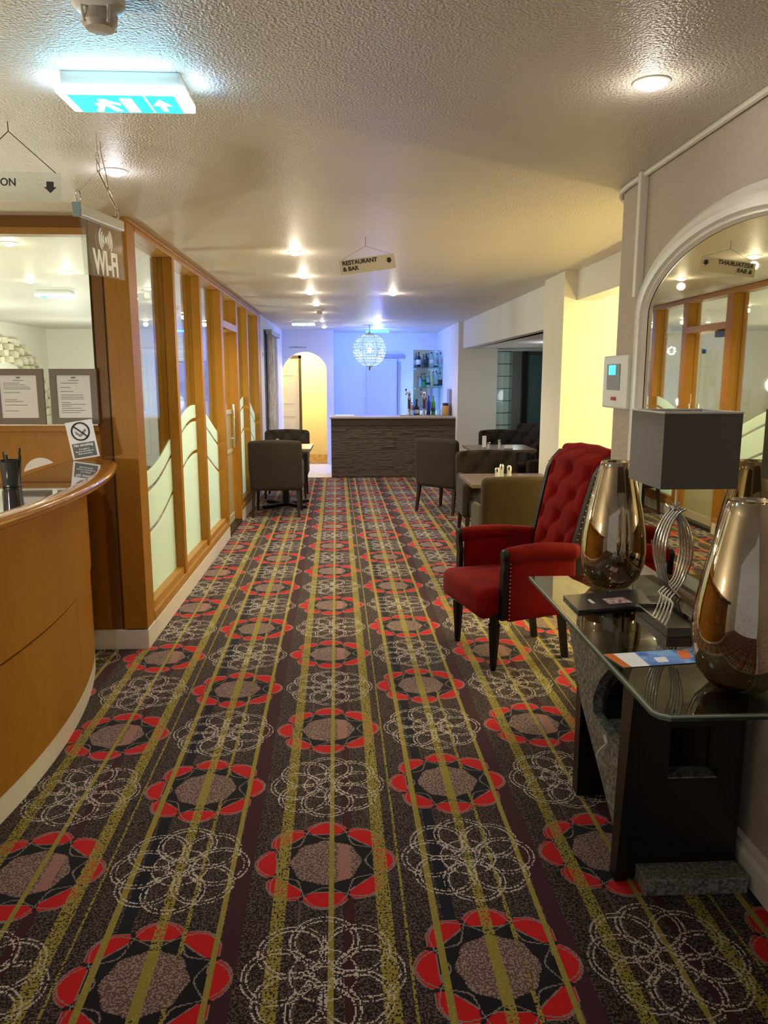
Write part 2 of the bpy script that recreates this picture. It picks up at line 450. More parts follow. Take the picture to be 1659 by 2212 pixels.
def MT(loc, ex, ey):
    """matrix taking text plane x->ex, y->ey at loc"""
    ex = Vector(ex).normalized(); ey = Vector(ey).normalized(); ez = ex.cross(ey)
    m = Matrix((ex, ey, ez)).transposed().to_4x4(); m.translation = Vector(loc); return m

H = 2.47
# ================================================================ SHELL
S('floor', box(B(), -6.3, 4.2, -2.5, 17, -.12, 0), carpet_m)
S('floor_bar_threshold', box(B(), -1.27, -.285, 12.42, 14.4, 0, .006), pale_floor)
S('floor_corridor', box(B(), -1.6, 0, 14.4, 16.4, 0, .008), gold_carpet)
S('ceiling', box(B(), -6.3, 4.2, -2.5, 17, H, H+.15), ceil_m)
S('ceiling_side_room', box(B(), 1.96, 4.0, 7.1, 13.6, 2.06, 2.12), dark_wall if False else pier_wall)

# right wall near, rounded far end
def arc(cx, cy, r, a0, a1, n=8): return [(cx + r*math.cos(math.radians(a0 + (a1-a0)*k/n)), cy + r*math.sin(math.radians(a0 + (a1-a0)*k/n))) for k in range(n+1)]
pts = [(1.29, -2.5)] + list(reversed(arc(1.41, 3.68, .12, 90, 180))) + [(1.60, 3.80), (1.60, -2.5)]
S('wall_right', prism(B(), pts, 0, H), grey_wall)
bm = B()
tube(bm, [(1.275, y, H-.012) for y in (-1, 0, 1, 2, 3, 3.6)] + [(1.41-.135*math.cos(math.radians(t)), 3.68+.135*math.sin(math.radians(t)), H-.012-.0006*t) for t in (10, 30, 50, 70, 90)], .012, 8)
S('trim_1', bm, white_paint, auto=40)
bm = box(B(), 1.255, 1.29, 3.40, 3.435, 1.95, H-.0, bev=.004)
S('trim_2', bm, gloss_white)
S('baseboard_right', prism(B(), [(1.262, 0), (1.262, .085), (1.272, .10), (1.272, .118), (1.29, .125), (1.29, 0)], -2.5, 3.6, axis='y'), gloss_white)

# alcove lit yellow, pillar, beams, side room
S('wall_pillar', box(B(), 1.79, 4.0, 6.45, 7.10, 0, H), warm_wall if False else cream_wall)
S('wall_alcove', box(B(), 3.3, 3.45, 3.6, 6.45, 0, H), cream_wall)
S('wall_alcove_near', box(B(), 1.6, 3.45, 3.45, 3.6, 0, H), cream_wall)
S('trim_beam_near', box(B(), 1.90, 2.06, 3.6, 6.45, 2.235, H), pier_wall)
S('trim_beam_far', prism(B(), [(1.885, 7.1), (1.80, 12.22), (1.97, 12.22), (2.05, 7.1)], 2.06, H), pier_wall)
S('wall_side_room_right', box(B(), 3.9, 4.0, 7.1, 13.6, 0, 2.06), dark_wall)
S('wall_side_room_back', box(B(), 2.5, 4.0, 13.5, 13.6, 0, 2.06), P('brown_grey_wall', (.22, .19, .17), rough=.8))
S('wall_bar_pier', prism(B(), [(1.735, 12.2), (2.36, 12.2), (2.36, 12.45), (1.75, 12.45), (1.75, 15.3), (1.735, 15.3)], 0, H), pier_wall)
S('wall_bar_right', box(B(), 1.75, 1.9, 12.45, 15.3, 0, H), blue_side)
S('wall_bar_back', box(B(), -.27, 1.75, 15.2, 15.35, 0, H), blue_side)
S('wall_bar_left', box(B(), -.40, -.262, 14.405, 15.2, 0, H), blue_side)
# arch wall
ax, ar, sz_ = -.797, .427, 1.64
apts = [(-1.30, 0), (-1.30, H), (-.262, H), (-.262, 0), (ax+ar, 0)]
apts += [(ax + ar*math.cos(math.radians(a)), sz_ + .44*math.sin(math.radians(a))) for a in range(0, 181, 9)] + [(ax-ar, 0)]
S('wall_arch', prism(B(), apts, 14.40, 14.58, axis='y'), blue_side)
S('wall_corridor_back', box(B(), -2.2, .3, 16.2, 16.35, 0, H), warm_wall)
S('wall_corridor_right', box(B(), -.36, -.28, 14.59, 16.2, 0, H), warm_wall)
S('wall_corridor_left', box(B(), -1.9, -1.8, 14.59, 16.2, 0, H), warm_wall)
# panelled door beyond the arch
d = thing('door_2', (-1.0, 15.3, 0), 'x', 'door'); del d['label']; del d['category']; d['kind'] = 'structure'
bm = box(B(), -.36, .02, 0, .045, .01, 1.98)
for z0, z1 in ((.15, .75), (.85, 1.0), (1.1, 1.55), (1.65, 1.88)): box(bm, -.30, -.06, -.012, 0, z0, z1, bev=.004)
mk('panel', bm, white_paint, d)
mk('door_frame', box(box(B(), .03, .08, -.02, .1, 0, 2.04), -.36, .08, -.02, .1, 1.98, 2.04), P('brown_door_frame', (.10, .07, .03), rough=.5), d)
# doorway in the blue bar wall
d = bpy.data.objects.new('door_3', None); col.objects.link(d); d.location = (.66, 15.2, 0); d['kind'] = 'structure'
mk('panel', box(B(), -.30, .30, -.03, 0, 0, 1.98), P('blue_lit_door', (.66, .64, .78), rough=.5), d)  # lilac cast of the blue lamps put into the door colour
mk('door_frame', box(box(B(), .31, .35, -.06, 0, .2, 1.92), -.10, .44, -.05, 0, 1.99, 2.06), P('blue_lit_frame', (.36, .34, .42), rough=.5), d)  # frame colour carries the blue lamps' cast too
# left far wall with a recess behind the curtain
bm = box(B(), -1.34, -1.205, 10.86, 11.28, 0, H)
box(bm, -1.34, -1.205, 12.95, 14.42, 0, H); box(bm, -1.34, -1.205, 11.28, 12.95, 2.30, H); box(bm, -1.34, -1.30, 11.28, 12.95, 0, 2.30)
S('wall_left_far', bm, blue_side)

# ---------------- timber and glass partition
posts = [(4.445, 4.62), (5.555, 5.625), (6.515, 6.60), (7.555, 7.69), (8.575, 8.70), (9.465, 9.57), (10.60, 10.86)]
XF, XB = -1.21, -1.345
bm = B()
for i, (a, b) in enumerate(posts):
    if i == 0: continue
    box(bm, XB, XF, a, b, 0.0 if i > 2 else .12, 2.42, bev=.003)
    if i < 6: box(bm, XB-.012, XB+.03, a-.012, b+.012, .12, 2.42)
box(bm, -1.345, XF, 4.45, 4.62, .12, H, bev=.003)
wl = S('wall_partition_left', bm, oak)
bm = B()
box(bm, XB, XF+.002, 4.62, 10.86, 2.42, H, bev=.004); box(bm, XF-.004, XF+.012, 4.445, 10.86, 2.448, H-.004, bev=.003)
S('trim_head_rail', bm, oak_h)
bm = B()
box(bm, XB, XF+.004, 4.62, 7.64, .12, .175, bev=.003); box(bm, -1.277, XF-.014, 4.62, 7.6, .175, .225, bev=.004)
box(bm, XB, XF+.004, 8.60, 10.86, .12, .175, bev=.003); box(bm, -1.277, XF-.014, 8.70, 10.6, .175, .225, bev=.004)
S('trim_sill', bm, oak_h)
S('baseboard_left', box(box(B(), XB, XF+.006, 4.44, 7.66, 0, .118, bev=.003), XB, XF+.006, 8.62, 10.86, 0, .118, bev=.003), gloss_white)
S('baseboard_return', box(B(), -1.56, XF-.0, 4.436, 4.452, 0, .118), gloss_white)
bays = [(4.62, 5.555), (5.625, 6.515), (6.60, 7.555), (8.70, 9.465), (9.57, 10.60)]
for i, (a, b) in enumerate(bays):
    w = S('window_%d' % (i+1), box(B(), -1.284, -1.278, a, b, .17, 2.42), frost_m)
# transom and glass door in the doorway bay
S('trim_transom', box(B(), XB, XF, 7.69, 8.575, 2.09, 2.16, bev=.003), oak_h)
S('window_6', box(B(), -1.284, -1.278, 7.69, 8.575, 2.16, 2.42), pane)
d = bpy.data.objects.new('door_1', None); col.objects.link(d); d.location = (-1.30, 7.72, 0); d['kind'] = 'structure'
mk('panel', box(B(), -.006, .006, 0, .84, .04, 2.07), frost_m if False else pane, d)
mk('door_rail', box(box(box(B(), -.012, .012, 0, .84, .02, .12), -.014, .014, 0, .84, .80, .83), -.014, .014, 0, .84, 1.22, 1.26), P('pale_steel', (.55, .50, .38), rough=.4), d)
mk('lower_infill', box(B(), -.004, .004, .01, .83, .12, 1.22), P('pale_door_infill', (.62, .58, .42), rough=.4), d)
mk('closer', box(B(), -.03, .035, .02, .30, 2.02, 2.085, bev=.004), black, d)
bm = B()
for sx in (-.05, .05):
    tube(bm, [(sx, .76, .85), (sx, .76, 1.32)], .014, 10)
for z in (.95, 1.22): tube(bm, [(-.05, .76, z), (.05, .76, z)], .010, 8)
mk('door_handle', bm, chrome, d, auto=40)
S('trim_threshold', box(B(), XB, XF, 7.69, 8.575, 0, .035), black)

# return partition facing the camera, with a window over the timber dado
bm = B()
box(bm, -1.42, XF-.008, 4.454, 4.53, .118, H)
S('wall_return_panel', bm, oak_shaded)
S('trim_return_groove', box(box(B(), -1.356, -1.351, 4.449, 4.454, .118, H), -1.425, -1.418, 4.446, 4.454, 1.33, H), P('groove_shadow_gap', (.03, .015, .008), rough=.7))
S('wall_return_dado', box(box(B(), -3.3, -1.42, 4.46, 4.53, .1, 1.30), -3.3, -1.42, 4.44, 4.55, 1.30, 1.335, bev=.004), oak)
S('trim_return_head', box(B(), -3.3, -1.42, 4.44, 4.55, 2.412, H), oak_shaded)
S('trim_return_head_bead', box(B(), -3.3, -1.42, 4.455, 4.54, 2.375, 2.412), oak_h)
S('window_7', box(B(), -3.3, -1.42, 4.49, 4.496, 1.335, 2.38), pane)
S('wall_reception_left', box(B(), -3.4, -3.3, -2.5, 4.55, 0, H), cream_wall)
# lounge seen through the glass
S('wall_lounge_left', box(B(), -5.6, -5.4, 4.5, 14.4, 0, H), cream_wall)
S('wall_lounge_back', box(B(), -5.6, -1.345, 14.3, 14.4, 0, H), cream_wall)
S('trim_lounge_cornice', box(B(), -5.4, -5.34, 4.5, 13.0, 2.17, 2.22), cream_wall)
S('wall_lounge_near', box(B(), -5.6, -3.3, 4.45, 4.6, 0, H), cream_wall)
d = bpy.data.objects.new('door_4', None); col.objects.link(d); d.location = (-3.6, 14.3, 0); d['kind'] = 'structure'
bm = box(B(), -.42, .42, -.03, 0, 0, 2.05)
for x in (-.34, .04):
    box(bm, x, x+.30, -.045, -.03, 1.05, 1.92, bev=.008); box(bm, x, x+.30, -.045, -.03, .2, .9, bev=.008)
mk('panel', bm, white_paint, d)
mk('door_frame', box(box(box(B(), -.5, -.42, -.05, 0, 0, 2.13), .42, .5, -.05, 0, 0, 2.13), -.5, .5, -.05, 0, 2.05, 2.13), gloss_white, d)

# ================================================================ stone arch in the lounge
t = thing('stone_arch', (-5.399, 12.5, .95), 'cream checkered stone arch on the lounge wall seen through the reception window', 'stone arch')
bm = B(); bm2 = B()
for ring in range(4):
    r0, r1 = .98 + ring*.105, .98 + ring*.105 + .10
    n = 24
    for k in range(n):
        a0 = PI*(k)/n; a1 = PI*(k+1)/n - .012
        a0 += .012
        def pt(r, a): return (r*math.cos(a), r*math.sin(a))
        q = [pt(r0, a0), pt(r1, a0), pt(r1, a1), pt(r0, a1)]
        if (k + ring) % 2: prism(bm, q, 0, .09, axis='x')
        else: prism(bm2, q, 0, .02, axis='x')
for ring_ in range(4):
    for sgn in (-1, 1):
        for k in range(6):
            r0 = .98 + ring_*.105; q = [(sgn*r0, -k*.172), (sgn*(r0+.10), -k*.172), (sgn*(r0+.10), -k*.172-.165), (sgn*r0, -k*.172-.165)]
            prism(bm if (k + ring_) % 2 else bm2, q, 0, .09 if (k + ring_) % 2 else .02, axis='x')
t.scale = (1, 1.25, .92)
mk('voussoir', bm, stone_m, t); mk('joint', bm2, stone_d, t)
pic = thing('abstract_picture', (-2.85, 14.25, 1.55), 'framed abstract print on the lounge wall right of the white door', 'picture')
mk('frame', box(B(), -.30, .30, 0, .045, -.36, .36, bev=.005), grey_frame, pic)
mk('canvas', box(B(), -.27, .27, -.006, 0, -.33, .33), painting_m, pic)

# ================================================================ reception desk
cxr, cyr = -5.15, 3.0
def cpt(R, y): return (cxr + math.sqrt(R*R - (y-cyr)**2), y)
def band(bm, R0, R1, z0, z1, ya, yb, n=48, mi=0):
    o = [cpt(R1, ya + (yb-ya)*k/n) for k in range(n+1)]; i_ = [cpt(R0, ya + (yb-ya)*k/n) for k in range(n+1)]
    return prism(bm, o + list(reversed(i_)), z0, z1, mi=mi)
desk = thing('reception_desk', (-1.4, 2.6, 0), 'curved honey oak reception desk with lacquered rim and white plinth', 'desk')
dl = Vector((1.4, -2.6, 0))
def dk(name, bm, m, auto=30):
    bmesh.ops.translate(bm, verts=bm.verts[:], vec=dl); return mk(name, bm, m, desk, auto=auto)
bm = band(B(), 3.72, 3.905, .585, 1.115, .2, 4.415)
bm = band(bm, 3.74, 3.880, .57, .585, .2, 4.415)
dk('upper_panel', bm, oak)
bm = B()
for ya, yb in ((.2, 1.3), (1.303, 2.5), (2.503, 3.55), (3.553, 4.415)): band(bm, 3.74, 3.897, .10, .572, ya, yb, n=16)
dk('lower_panel', bm, oak)
dk('plinth', band(B(), 3.74, 3.893, 0, .10, .2, 4.40), gloss_white)
# worktop: outline = outer rim, rounded tip, inner edge
outer = [cpt(4.068, y) for y in [.2 + 3.75*k/36 for k in range(37)]]
tip = [(-1.215, 4.04), (-1.245, 4.15), (-1.29, 4.25), (-1.35, 4.32), (-1.42, 4.345), (-1.50, 4.335), (-1.555, 4.30)]
inner = [(-1.585, 4.22), (-1.59, 4.0), (-1.578, 3.7), (-1.565, 3.4), (-1.56, 3.0), (-1.56, 2.4), (-1.60, 1.4), (-1.68, .2)]
def ring(offs):
    P_ = outer + tip + inner; n = len(P_); o = []
    for i in range(n):
        a, b, c = Vector(P_[i-1]), Vector(P_[i]), Vector(P_[(i+1) % n])
        d1 = (c-a).normalized(); nrm = Vector((d1.y, -d1.x)); o.append((b + nrm*offs))
    return o
bm = B()
prof = [(-.07, 1.115), (-.012, 1.115), (-.002, 1.122), (.002, 1.135), (-.002, 1.148), (-.012, 1.155), (-.07, 1.155)]
rs = []
for off, z in prof: rs.append([bm.verts.new((p.x, p.y, z)) for p in ring(off)])
for a, b in zip(rs, rs[1:]):
    for k in range(len(a)): bm.faces.new((a[k], a[(k+1) % len(a)], b[(k+1) % len(a)], b[k]))
bm.faces.new(rs[0])
dk('worktop_rim', bm, oak_shiny, auto=50)
bm = B()
o_ = [cpt(4.002, .25 + 3.72*k/36) for k in range(37)] + [(-1.285, 4.08), (-1.32, 4.17), (-1.37, 4.245), (-1.43, 4.272)]
i_ = [(-1.61, .25), (-1.53, 1.4), (-1.49, 2.4), (-1.49, 3.0), (-1.495, 3.4), (-1.508, 3.7), (-1.52, 4.0), (-1.515, 4.22), (-1.49, 4.26), (-1.43, 4.272)]
def lerp_y(pl_, y):
    for a, b in zip(pl_, pl_[1:]):
        if a[1] <= y <= b[1]: return a[0] + (b[0]-a[0])*(y-a[1])/max(1e-9, b[1]-a[1])
    return pl_[-1][0]
ys = [.25 + 3.9*k/52 for k in range(53)] + [4.18, 4.21, 4.235, 4.255, 4.268]
rows4 = [[bm.verts.new((x, y, z)) for x in (lerp_y(o_, y), lerp_y(i_, y)) for z in (1.1544, 1.119)] for y in ys]
for a, b in zip(rows4, rows4[1:]):
    for q in ((0, 2), (2, 3), (3, 1), (1, 0)): bm.faces.new((a[q[0]], a[q[1]], b[q[1]], b[q[0]]))
bm.faces.new([rows4[0][k] for k in (0, 2, 3, 1)]); bm.faces.new([rows4[-1][k] for k in (0, 2, 3, 1)])
dk('worktop_inset', bm, black_glass, auto=None)

# ---- things on the desk
cupm = bottle_glass('wire_mesh_sheet', (.06, .06, .065), .72)
cup = thing('pen_cup', (-1.405, 3.23, 1.1555), 'black wire mesh pen cup on the desk edge', 'pen cup')
bm = lathe(B(), [(.036, .004), (.042, .108)], 24, cap=False)
mk('mesh_wall', bm, cupm, cup, smooth=True)
bm = B(); tube(bm, [(.042*math.cos(2*PI*k/24), .042*math.sin(2*PI*k/24), .108) for k in range(24)], .003, 6, closed=True)
mk('rim', bm, black, cup, auto=40)
mk('base', lathe(B(), [(.037, 0), (.038, .008), (.036, .012)], 24), black, cup, auto=40)
for k, (dx, dy, lx, ly, nm, mm) in enumerate(((.012, .008, .02, .02, 'black pen leaning right in the wire cup, tallest of the four', black), (-.012, .01, -.022, .01, 'black pen leaning left in the wire cup', black),
        (.0, -.014, .004, -.026, 'chrome tipped pen at the front of the wire cup', chrome), (.018, -.006, .030, -.005, 'short black pen at the right rim of the wire cup', black))):
    hh = (.145, .13, .125, .118)[k]
    p = thing('pen', (-1.405+dx, 3.23+dy, 1.168), nm, 'pen', group='pens in the wire cup')
    mk('barrel', tube(B(), [(0, 0, 0), (lx*.85, ly*.85, hh*.8)], .0045, 8), mm, p, auto=40)
    mk('cap', tube(B(), [(lx*.85, ly*.85, hh*.8), (lx, ly, hh)], [.0055, .004], 8), black, p, auto=40)

sg = thing('no_smoking_sign', (-1.437, 4.255, 1.156), 'white no smoking notice standing on the far tip of the reception desk', 'sign')
Mr = Matrix.Rotation(math.radians(-9), 4, 'Y')
def sgm(name, bm, m): bmesh.ops.transform(bm, matrix=Mr @ Matrix.Translation((0, 0, .012)), verts=bm.verts[:]); return mk(name, bm, m, sg)
sgm('card', box(B(), -.073, .073, 0, .004, 0, .205), paper)
sgm('caption_panel', box(B(), -.062, .062, -.0012, 0, .008, .086), P('slate_panel', (.10, .11, .12), rough=.5))
bm = B(); tube(bm, [(.047*math.cos(2*PI*k/32), -.001, .148 + .047*math.sin(2*PI*k/32)) for k in range(32)], .0045, 6, closed=True)
tube(bm, [(-.033, -.001, .181), (.033, -.001, .115)], .004, 6)
sgm('prohibition_ring', bm, ink)
bm = B(); tube(bm, [(-.028, -.001, .150), (-.004, -.001, .128), (.026, -.001, .156)], .0022, 6)
tube(bm, [(-.030, -.001, .142), (-.008, -.001, .122), (.0, -.001, .122), (.030, -.001, .150), (.026, -.001, .156)], .0016, 6)
sgm('cigarette_symbol', bm, ink)
M0 = Mr @ Matrix.Translation((0, 0, .012))
text('caption', 'No smoking', .021, M0 @ MT((0, -.0022, .074), (1, 0, 0), (0, 0, 1)), paper, sg, bold=.0006)
text('small_print', 'It is against\nthe law to smoke in\nthese premises', .0125, M0 @ MT((0, -.0022, .040), (1, 0, 0), (0, 0, 1)), paper, sg, bold=.0002)
o = mk('round_white_disc', lathe(B(), [(.001, 0), (.100, 0), (.102, .004), (.100, .011), (.001, .011)], 40), white_pl, auto=40)
o.rotation_euler = (PI/2, 0, 0); o.location = (-1.765, 4.4595, 1.05)
tag(o, 'white round disc standing upright behind the reception desk top', 'disc')
# framed notices stuck to the return window
def notice(x0, x1, z0, z1, label, seed):
    t = thing('framed_notice', ((x0+x1)/2, 4.43, z0), label, 'framed notice')
    w, h = (x1-x0)/2, z1-z0
    bm = B(); f = .036
    for a in ((-w, -w+f, 0, h), (w-f, w, 0, h), (-w+f, w-f, 0, f), (-w+f, w-f, h-f, h)): box(bm, a[0], a[1], -.008, .012, a[2], a[3])
    mk('frame', bm, grey_frame, t); mk('paper', box(B(), -w+f, w-f, 0, .004, f, h-f), paper, t)
    rr = random.Random(seed); bm = B(); z = h-f-.045
    while z > f+.02:
        if rr.random() < .8:
            xs = -w+f+.02; xe = xs + rr.uniform(.05, 2*w-2*f-.05)
            box(bm, xs, xe, -.0008, 0, z, z+.0035)
        z -= rr.choice((.010, .012, .02))
    mk('printed_lines', bm, greyink, t)
    bm = B(); box(bm, -.03, .03, -.0008, 0, h-f-.030, h-f-.026); box(bm, -.012, .012, -.0008, 0, h-f-.018, h-f-.008)
    mk('letterhead', bm, greyink, t)
notice(-1.672, -1.412, 1.343, 1.652, 'taupe framed notice on the reception window, nearest the timber post', 3)
notice(-1.985, -1.708, 1.343, 1.652, 'taupe framed notice on the reception window, cut by the left picture edge', 9)

# ================================================================ ceiling fittings
def down(x, y, label, power=9, colr=(1, .80, .52), first=[None], lamp=True, cool=False):
    if first[0] is None:
        t = thing('recessed_downlight', (x, y, H), label, 'downlight', group='recessed ceiling downlights')
        mk('bezel', lathe(B(), [(.055, 0), (.055, -.004), (.046, -.009), (.036, -.006), (.036, 0)], 28), white_pl, t, auto=40)
        mk('lens', lathe(B(), [(.001, -.004), (.034, -.004), (.034, -.012), (.020, -.020), (.001, -.022)], 24), lens_m, t, auto=60)
        first[0] = t
    else: t = dup(first[0], (x, y, H), label=label)
    if lamp:
        l = bpy.data.lights.new('downlight_lamp', 'SPOT'); l.energy = power*2.2; l.color = colr; l.shadow_soft_size = .035; l.spot_size = math.radians(150 if y > 4 else 105); l.spot_blend = .6
        o = bpy.data.objects.new('downlight_lamp', l); o.location = (x, y, H-.04); col.objects.link(o)
        l = bpy.data.lights.new('downlight_halo', 'POINT'); l.energy = power*.07; l.color = colr; l.shadow_soft_size = .03
        o = bpy.data.objects.new('downlight_halo', l); o.location = (x, y, H-.07); col.objects.link(o)
    return t
W = (1, .86, .66)
down(.911, 2.425, 'bright downlight above the arched mirror, at the upper right', 11, (1, .90, .78))
down(-.986, 3.504, 'downlight behind the hanging wifi sign', 10, (.92, .90, 1))
for y, x, lb in ((5.615, -.366, 'first downlight beyond the wifi sign in the long left row'), (6.872, -.380, 'second downlight of the long left row, left of the restaurant sign'),
                 (8.176, -.384, 'third downlight of the long left row'), (9.427, -.373, 'fourth downlight of the long left row'),
                 (10.60, -.378, 'fifth downlight of the long left row, just past the far smoke detector'), (12.019, -.388, 'sixth downlight of the long left row, beside the far exit sign'),
                 (13.515, -.406, 'farthest downlight of the long left row, by the arch')):
    down(x, y, lb, 24 if y < 9 else (15 if y < 11 else 6), W if y < 9.5 else (1, .84, .66))
down(.475, 8.224, 'downlight in the middle of the ceiling beyond the restaurant sign', 24, W)
down(.48, 11.979, 'downlight just in front of the crystal globe', 22, (1, .84, .66))
for x, y, lb in ((-2.197, 5.309, 'lounge downlight nearest the return window, at the left edge'), (-2.321, 6.70, 'lounge downlight seen right above the lounge exit sign'),
                 (-2.879, 7.339, 'lounge downlight seen left above the lounge exit sign'), (-2.217, 9.232, 'lounge downlight seen through the first glass bay, lower one'),
                 (-1.95, 7.85, 'lounge downlight seen through the first glass bay, upper one'), (-2.30, 11.2, 'lounge downlight seen through the second glass bay')):
    down(x, y, lb, 13, (1, .90, .64))
for x, y, z, e in ((-4.4, 6.5, 1.5, 50), (-4.4, 9.5, 1.5, 50), (-4.2, 12.0, 1.5, 40), (-2.5, 5.9, 1.25, 40), (-2.5, 8.6, 1.25, 50), (-2.5, 11.4, 1.25, 45), (-2.3, 1.6, 1.35, 62)):  # added unseen fill lights in lounge and reception, brightening the corridor ceiling
    l = bpy.data.lights.new('lounge_reception_fill', 'POINT'); l.energy = e; l.color = (1, .90, .66) if y < 8 else (.95, .97, .92); l.shadow_soft_size = .12
    o = bpy.data.objects.new('lounge_reception_fill', l); o.location = (x, y, z); col.objects.link(o)

def detector(x, y, label, first=[None]):
    if first[0]: return dup(first[0], (x, y, H), label=label)
    t = thing('smoke_detector', (x, y, H), label, 'smoke detector', group='ceiling smoke detectors')
    mk('base', lathe(B(), [(.060, 0), (.060, -.016), (.050, -.024), (.030, -.026)], 32), white_pl, t, auto=40)
    bm = lathe(B(), [(.034, -.024), (.034, -.036), (.040, -.052), (.032, -.064), (.001, -.066)], 24)
    mk('sensor_head', bm, P('beige_plastic', (.50, .46, .42), rough=.4), t, auto=50)
    for k in range(4):
        a = PI/4 + k*PI/2; mk('guard_rib', tube(B(), [(.045*math.cos(a), .045*math.sin(a), -.018), (.038*math.cos(a), .038*math.sin(a), -.058)], .004, 6), white_pl, t)
    first[0] = t; return t
detector(-.575, 1.99, 'smoke detector on the ceiling at the top picture edge')
detector(-.36, 10.1, 'small far smoke detector among the left row of downlights')

exit_green = P('cyan_legend', (.02, .50, .48), rough=.4, emit=(.02, .80, .95), es=1.3)
exit_white = EM('white_legend', (.72, .97, 1), 3.2)
def exit_light(x0, x1, y0, y1, label, plain=False):
    cx = (x0+x1)/2; w = (x1-x0)/2; dpt = y1-y0
    t = thing('exit_sign_light', (cx, y0, H), label, 'exit sign', group='illuminated ceiling exit signs')
    mk('housing', box(B(), -w+.015, w-.015, .01, dpt-.01, -.04, 0, bev=.004), white_pl, t)
    mk('diffuser', box(B(), -w, w, 0, dpt, -.062, -.038, bev=.006), exit_white, t)
    bm = box(B(), -w+.03, w*.32, .018, dpt-.010, -.0645, -.062); box(bm, w*.36, w-.035, .018, dpt-.010, -.0645, -.062)
    mk('legend_panel', bm, exit_green, t)
    # white running figure, doorway and arrow on the underside
    bm = B(); z = -.0655; s = w/.2
    def poly(pts): bm.faces.new([bm.verts.new((a*s, b*dpt, z)) for a, b in pts])
    poly([(-.085, .25), (-.055, .25), (-.06, .55), (-.085, .5)]); poly([(-.105, .45), (-.06, .42), (-.055, .50), (-.10, .62)])
    poly([(-.06, .30), (-.02, .45), (-.025, .55), (-.065, .42)]); poly([(-.08, .5), (-.055, .5), (-.03, .85), (-.055, .85)])
    poly([(-.09, .5), (-.07, .5), (-.10, .9), (-.12, .86)]); poly([(-.015, .2), (.025, .2), (.025, .88), (-.015, .88)])
    poly([(.100, .82), (.118, .82), (.118, .55), (.100, .55)]); poly([(.078, .55), (.14, .55), (.109, .22)])
    mk('pictogram', bm, exit_white, t)
    return t
exit_light(-.835, -.465, 2.405, 2.575, 'large glowing running man exit sign on the near ceiling')
l = bpy.data.lights.new('exit_sign_lamp', 'AREA'); l.shape = 'RECTANGLE'; l.size = .33; l.size_y = .03; l.energy = .8; l.color = (.25, .70, 1)
o = bpy.data.objects.new('exit_sign_lamp', l); o.location = (-.65, 2.385, 2.415); o.rotation_euler = (math.radians(-128), 0, 0); col.objects.link(o)
for sx, rz in ((-.855, 1), (-.445, -1)):
    l = bpy.data.lights.new('exit_sign_lamp', 'AREA'); l.size = .03; l.size_y = .14; l.shape = 'RECTANGLE'; l.energy = .16; l.color = (.45, .7, 1)
    o = bpy.data.objects.new('exit_sign_lamp', l); o.location = (sx, 2.49, 2.42); o.rotation_euler = (0, math.radians(130*rz), 0); col.objects.link(o)
exit_light(-.86, -.507, 12.15, 12.32, 'far exit sign on the ceiling near the arched doorway')
exit_light(-3.13, -2.77, 8.05, 8.22, 'exit sign on the lounge ceiling seen through the return window')
bl = thing('blue_lamp', (.54, 14.15, H), 'blue glowing strip lamp on the ceiling above the bar', 'lamp')
mk('housing', box(B(), -.22, .22, 0, .12, -.02, 0, bev=.004), white_pl, bl)
mk('tube', box(B(), -.21, .21, .005, .115, -.05, -.02, bev=.01), EM('blue_glow', (.05, .45, 1), 6), bl)
def pl(x, y, z, e, c, r=.05, name='lamp_glow'):
    l = bpy.data.lights.new(name, 'POINT'); l.energy = e; l.color = c; l.shadow_soft_size = r
    o = bpy.data.objects.new(name, l); o.location = (x, y, z); col.objects.link(o); return o
pl(.54, 14.2, 2.34, 46, (.10, .22, 1), name='blue_lamp_glow')
pl(1.1, 13.6, .75, 24, (.10, .24, 1), .15, name='bar_blue_led')
pl(.2, 13.6, .75, 22, (.10, .24, 1), .15, name='bar_blue_led')
pl(1.5, 14.6, 1.2, 5, (.55, .9, 1), .06, name='shelf_led')
pl(-.75, 15.3, 2.25, 60, (1, .83, .42), .1, name='corridor_lamp')
pl(-1.5, 15.6, 2.2, 20, (1, .83, .42), .1, name='corridor_lamp')
pl(2.9, 5.3, 1.95, 60, (1, .80, .34), .06, name='alcove_lamp_and_fill')
pl(2.6, 4.6, 1.1, 50, (1, .80, .34), .06, name='alcove_lamp_and_fill')  # extra unseen fill, added low to warm the corridor ceiling
t = thing('wall_light', (3.28, 5.3, 1.9), 'uplighter on the alcove wall behind the near wall end', 'wall light')
mk('bowl', lathe(B(), [(.02, 0), (.07, .04), (.10, .09), (.09, .09), (.06, .045), (.001, .02)], 24), white_paint, t, auto=40)
pl(2.7, 10.0, 1.9, 6.0, (.95, .95, 1), .1, name='side_room_fill')  # added unseen fill, brightens the bar pier and side room
pl(2.45, 11.3, 1.3, 4.0, (.85, 1, .98), .1, name='side_room_fill')  # added unseen fill in front of the glass blocks
pl(2.46, 12.75, 1.3, 3.5, (.75, 1, .98), .08, name='side_room_fill')  # added unseen fill behind the glass blocks

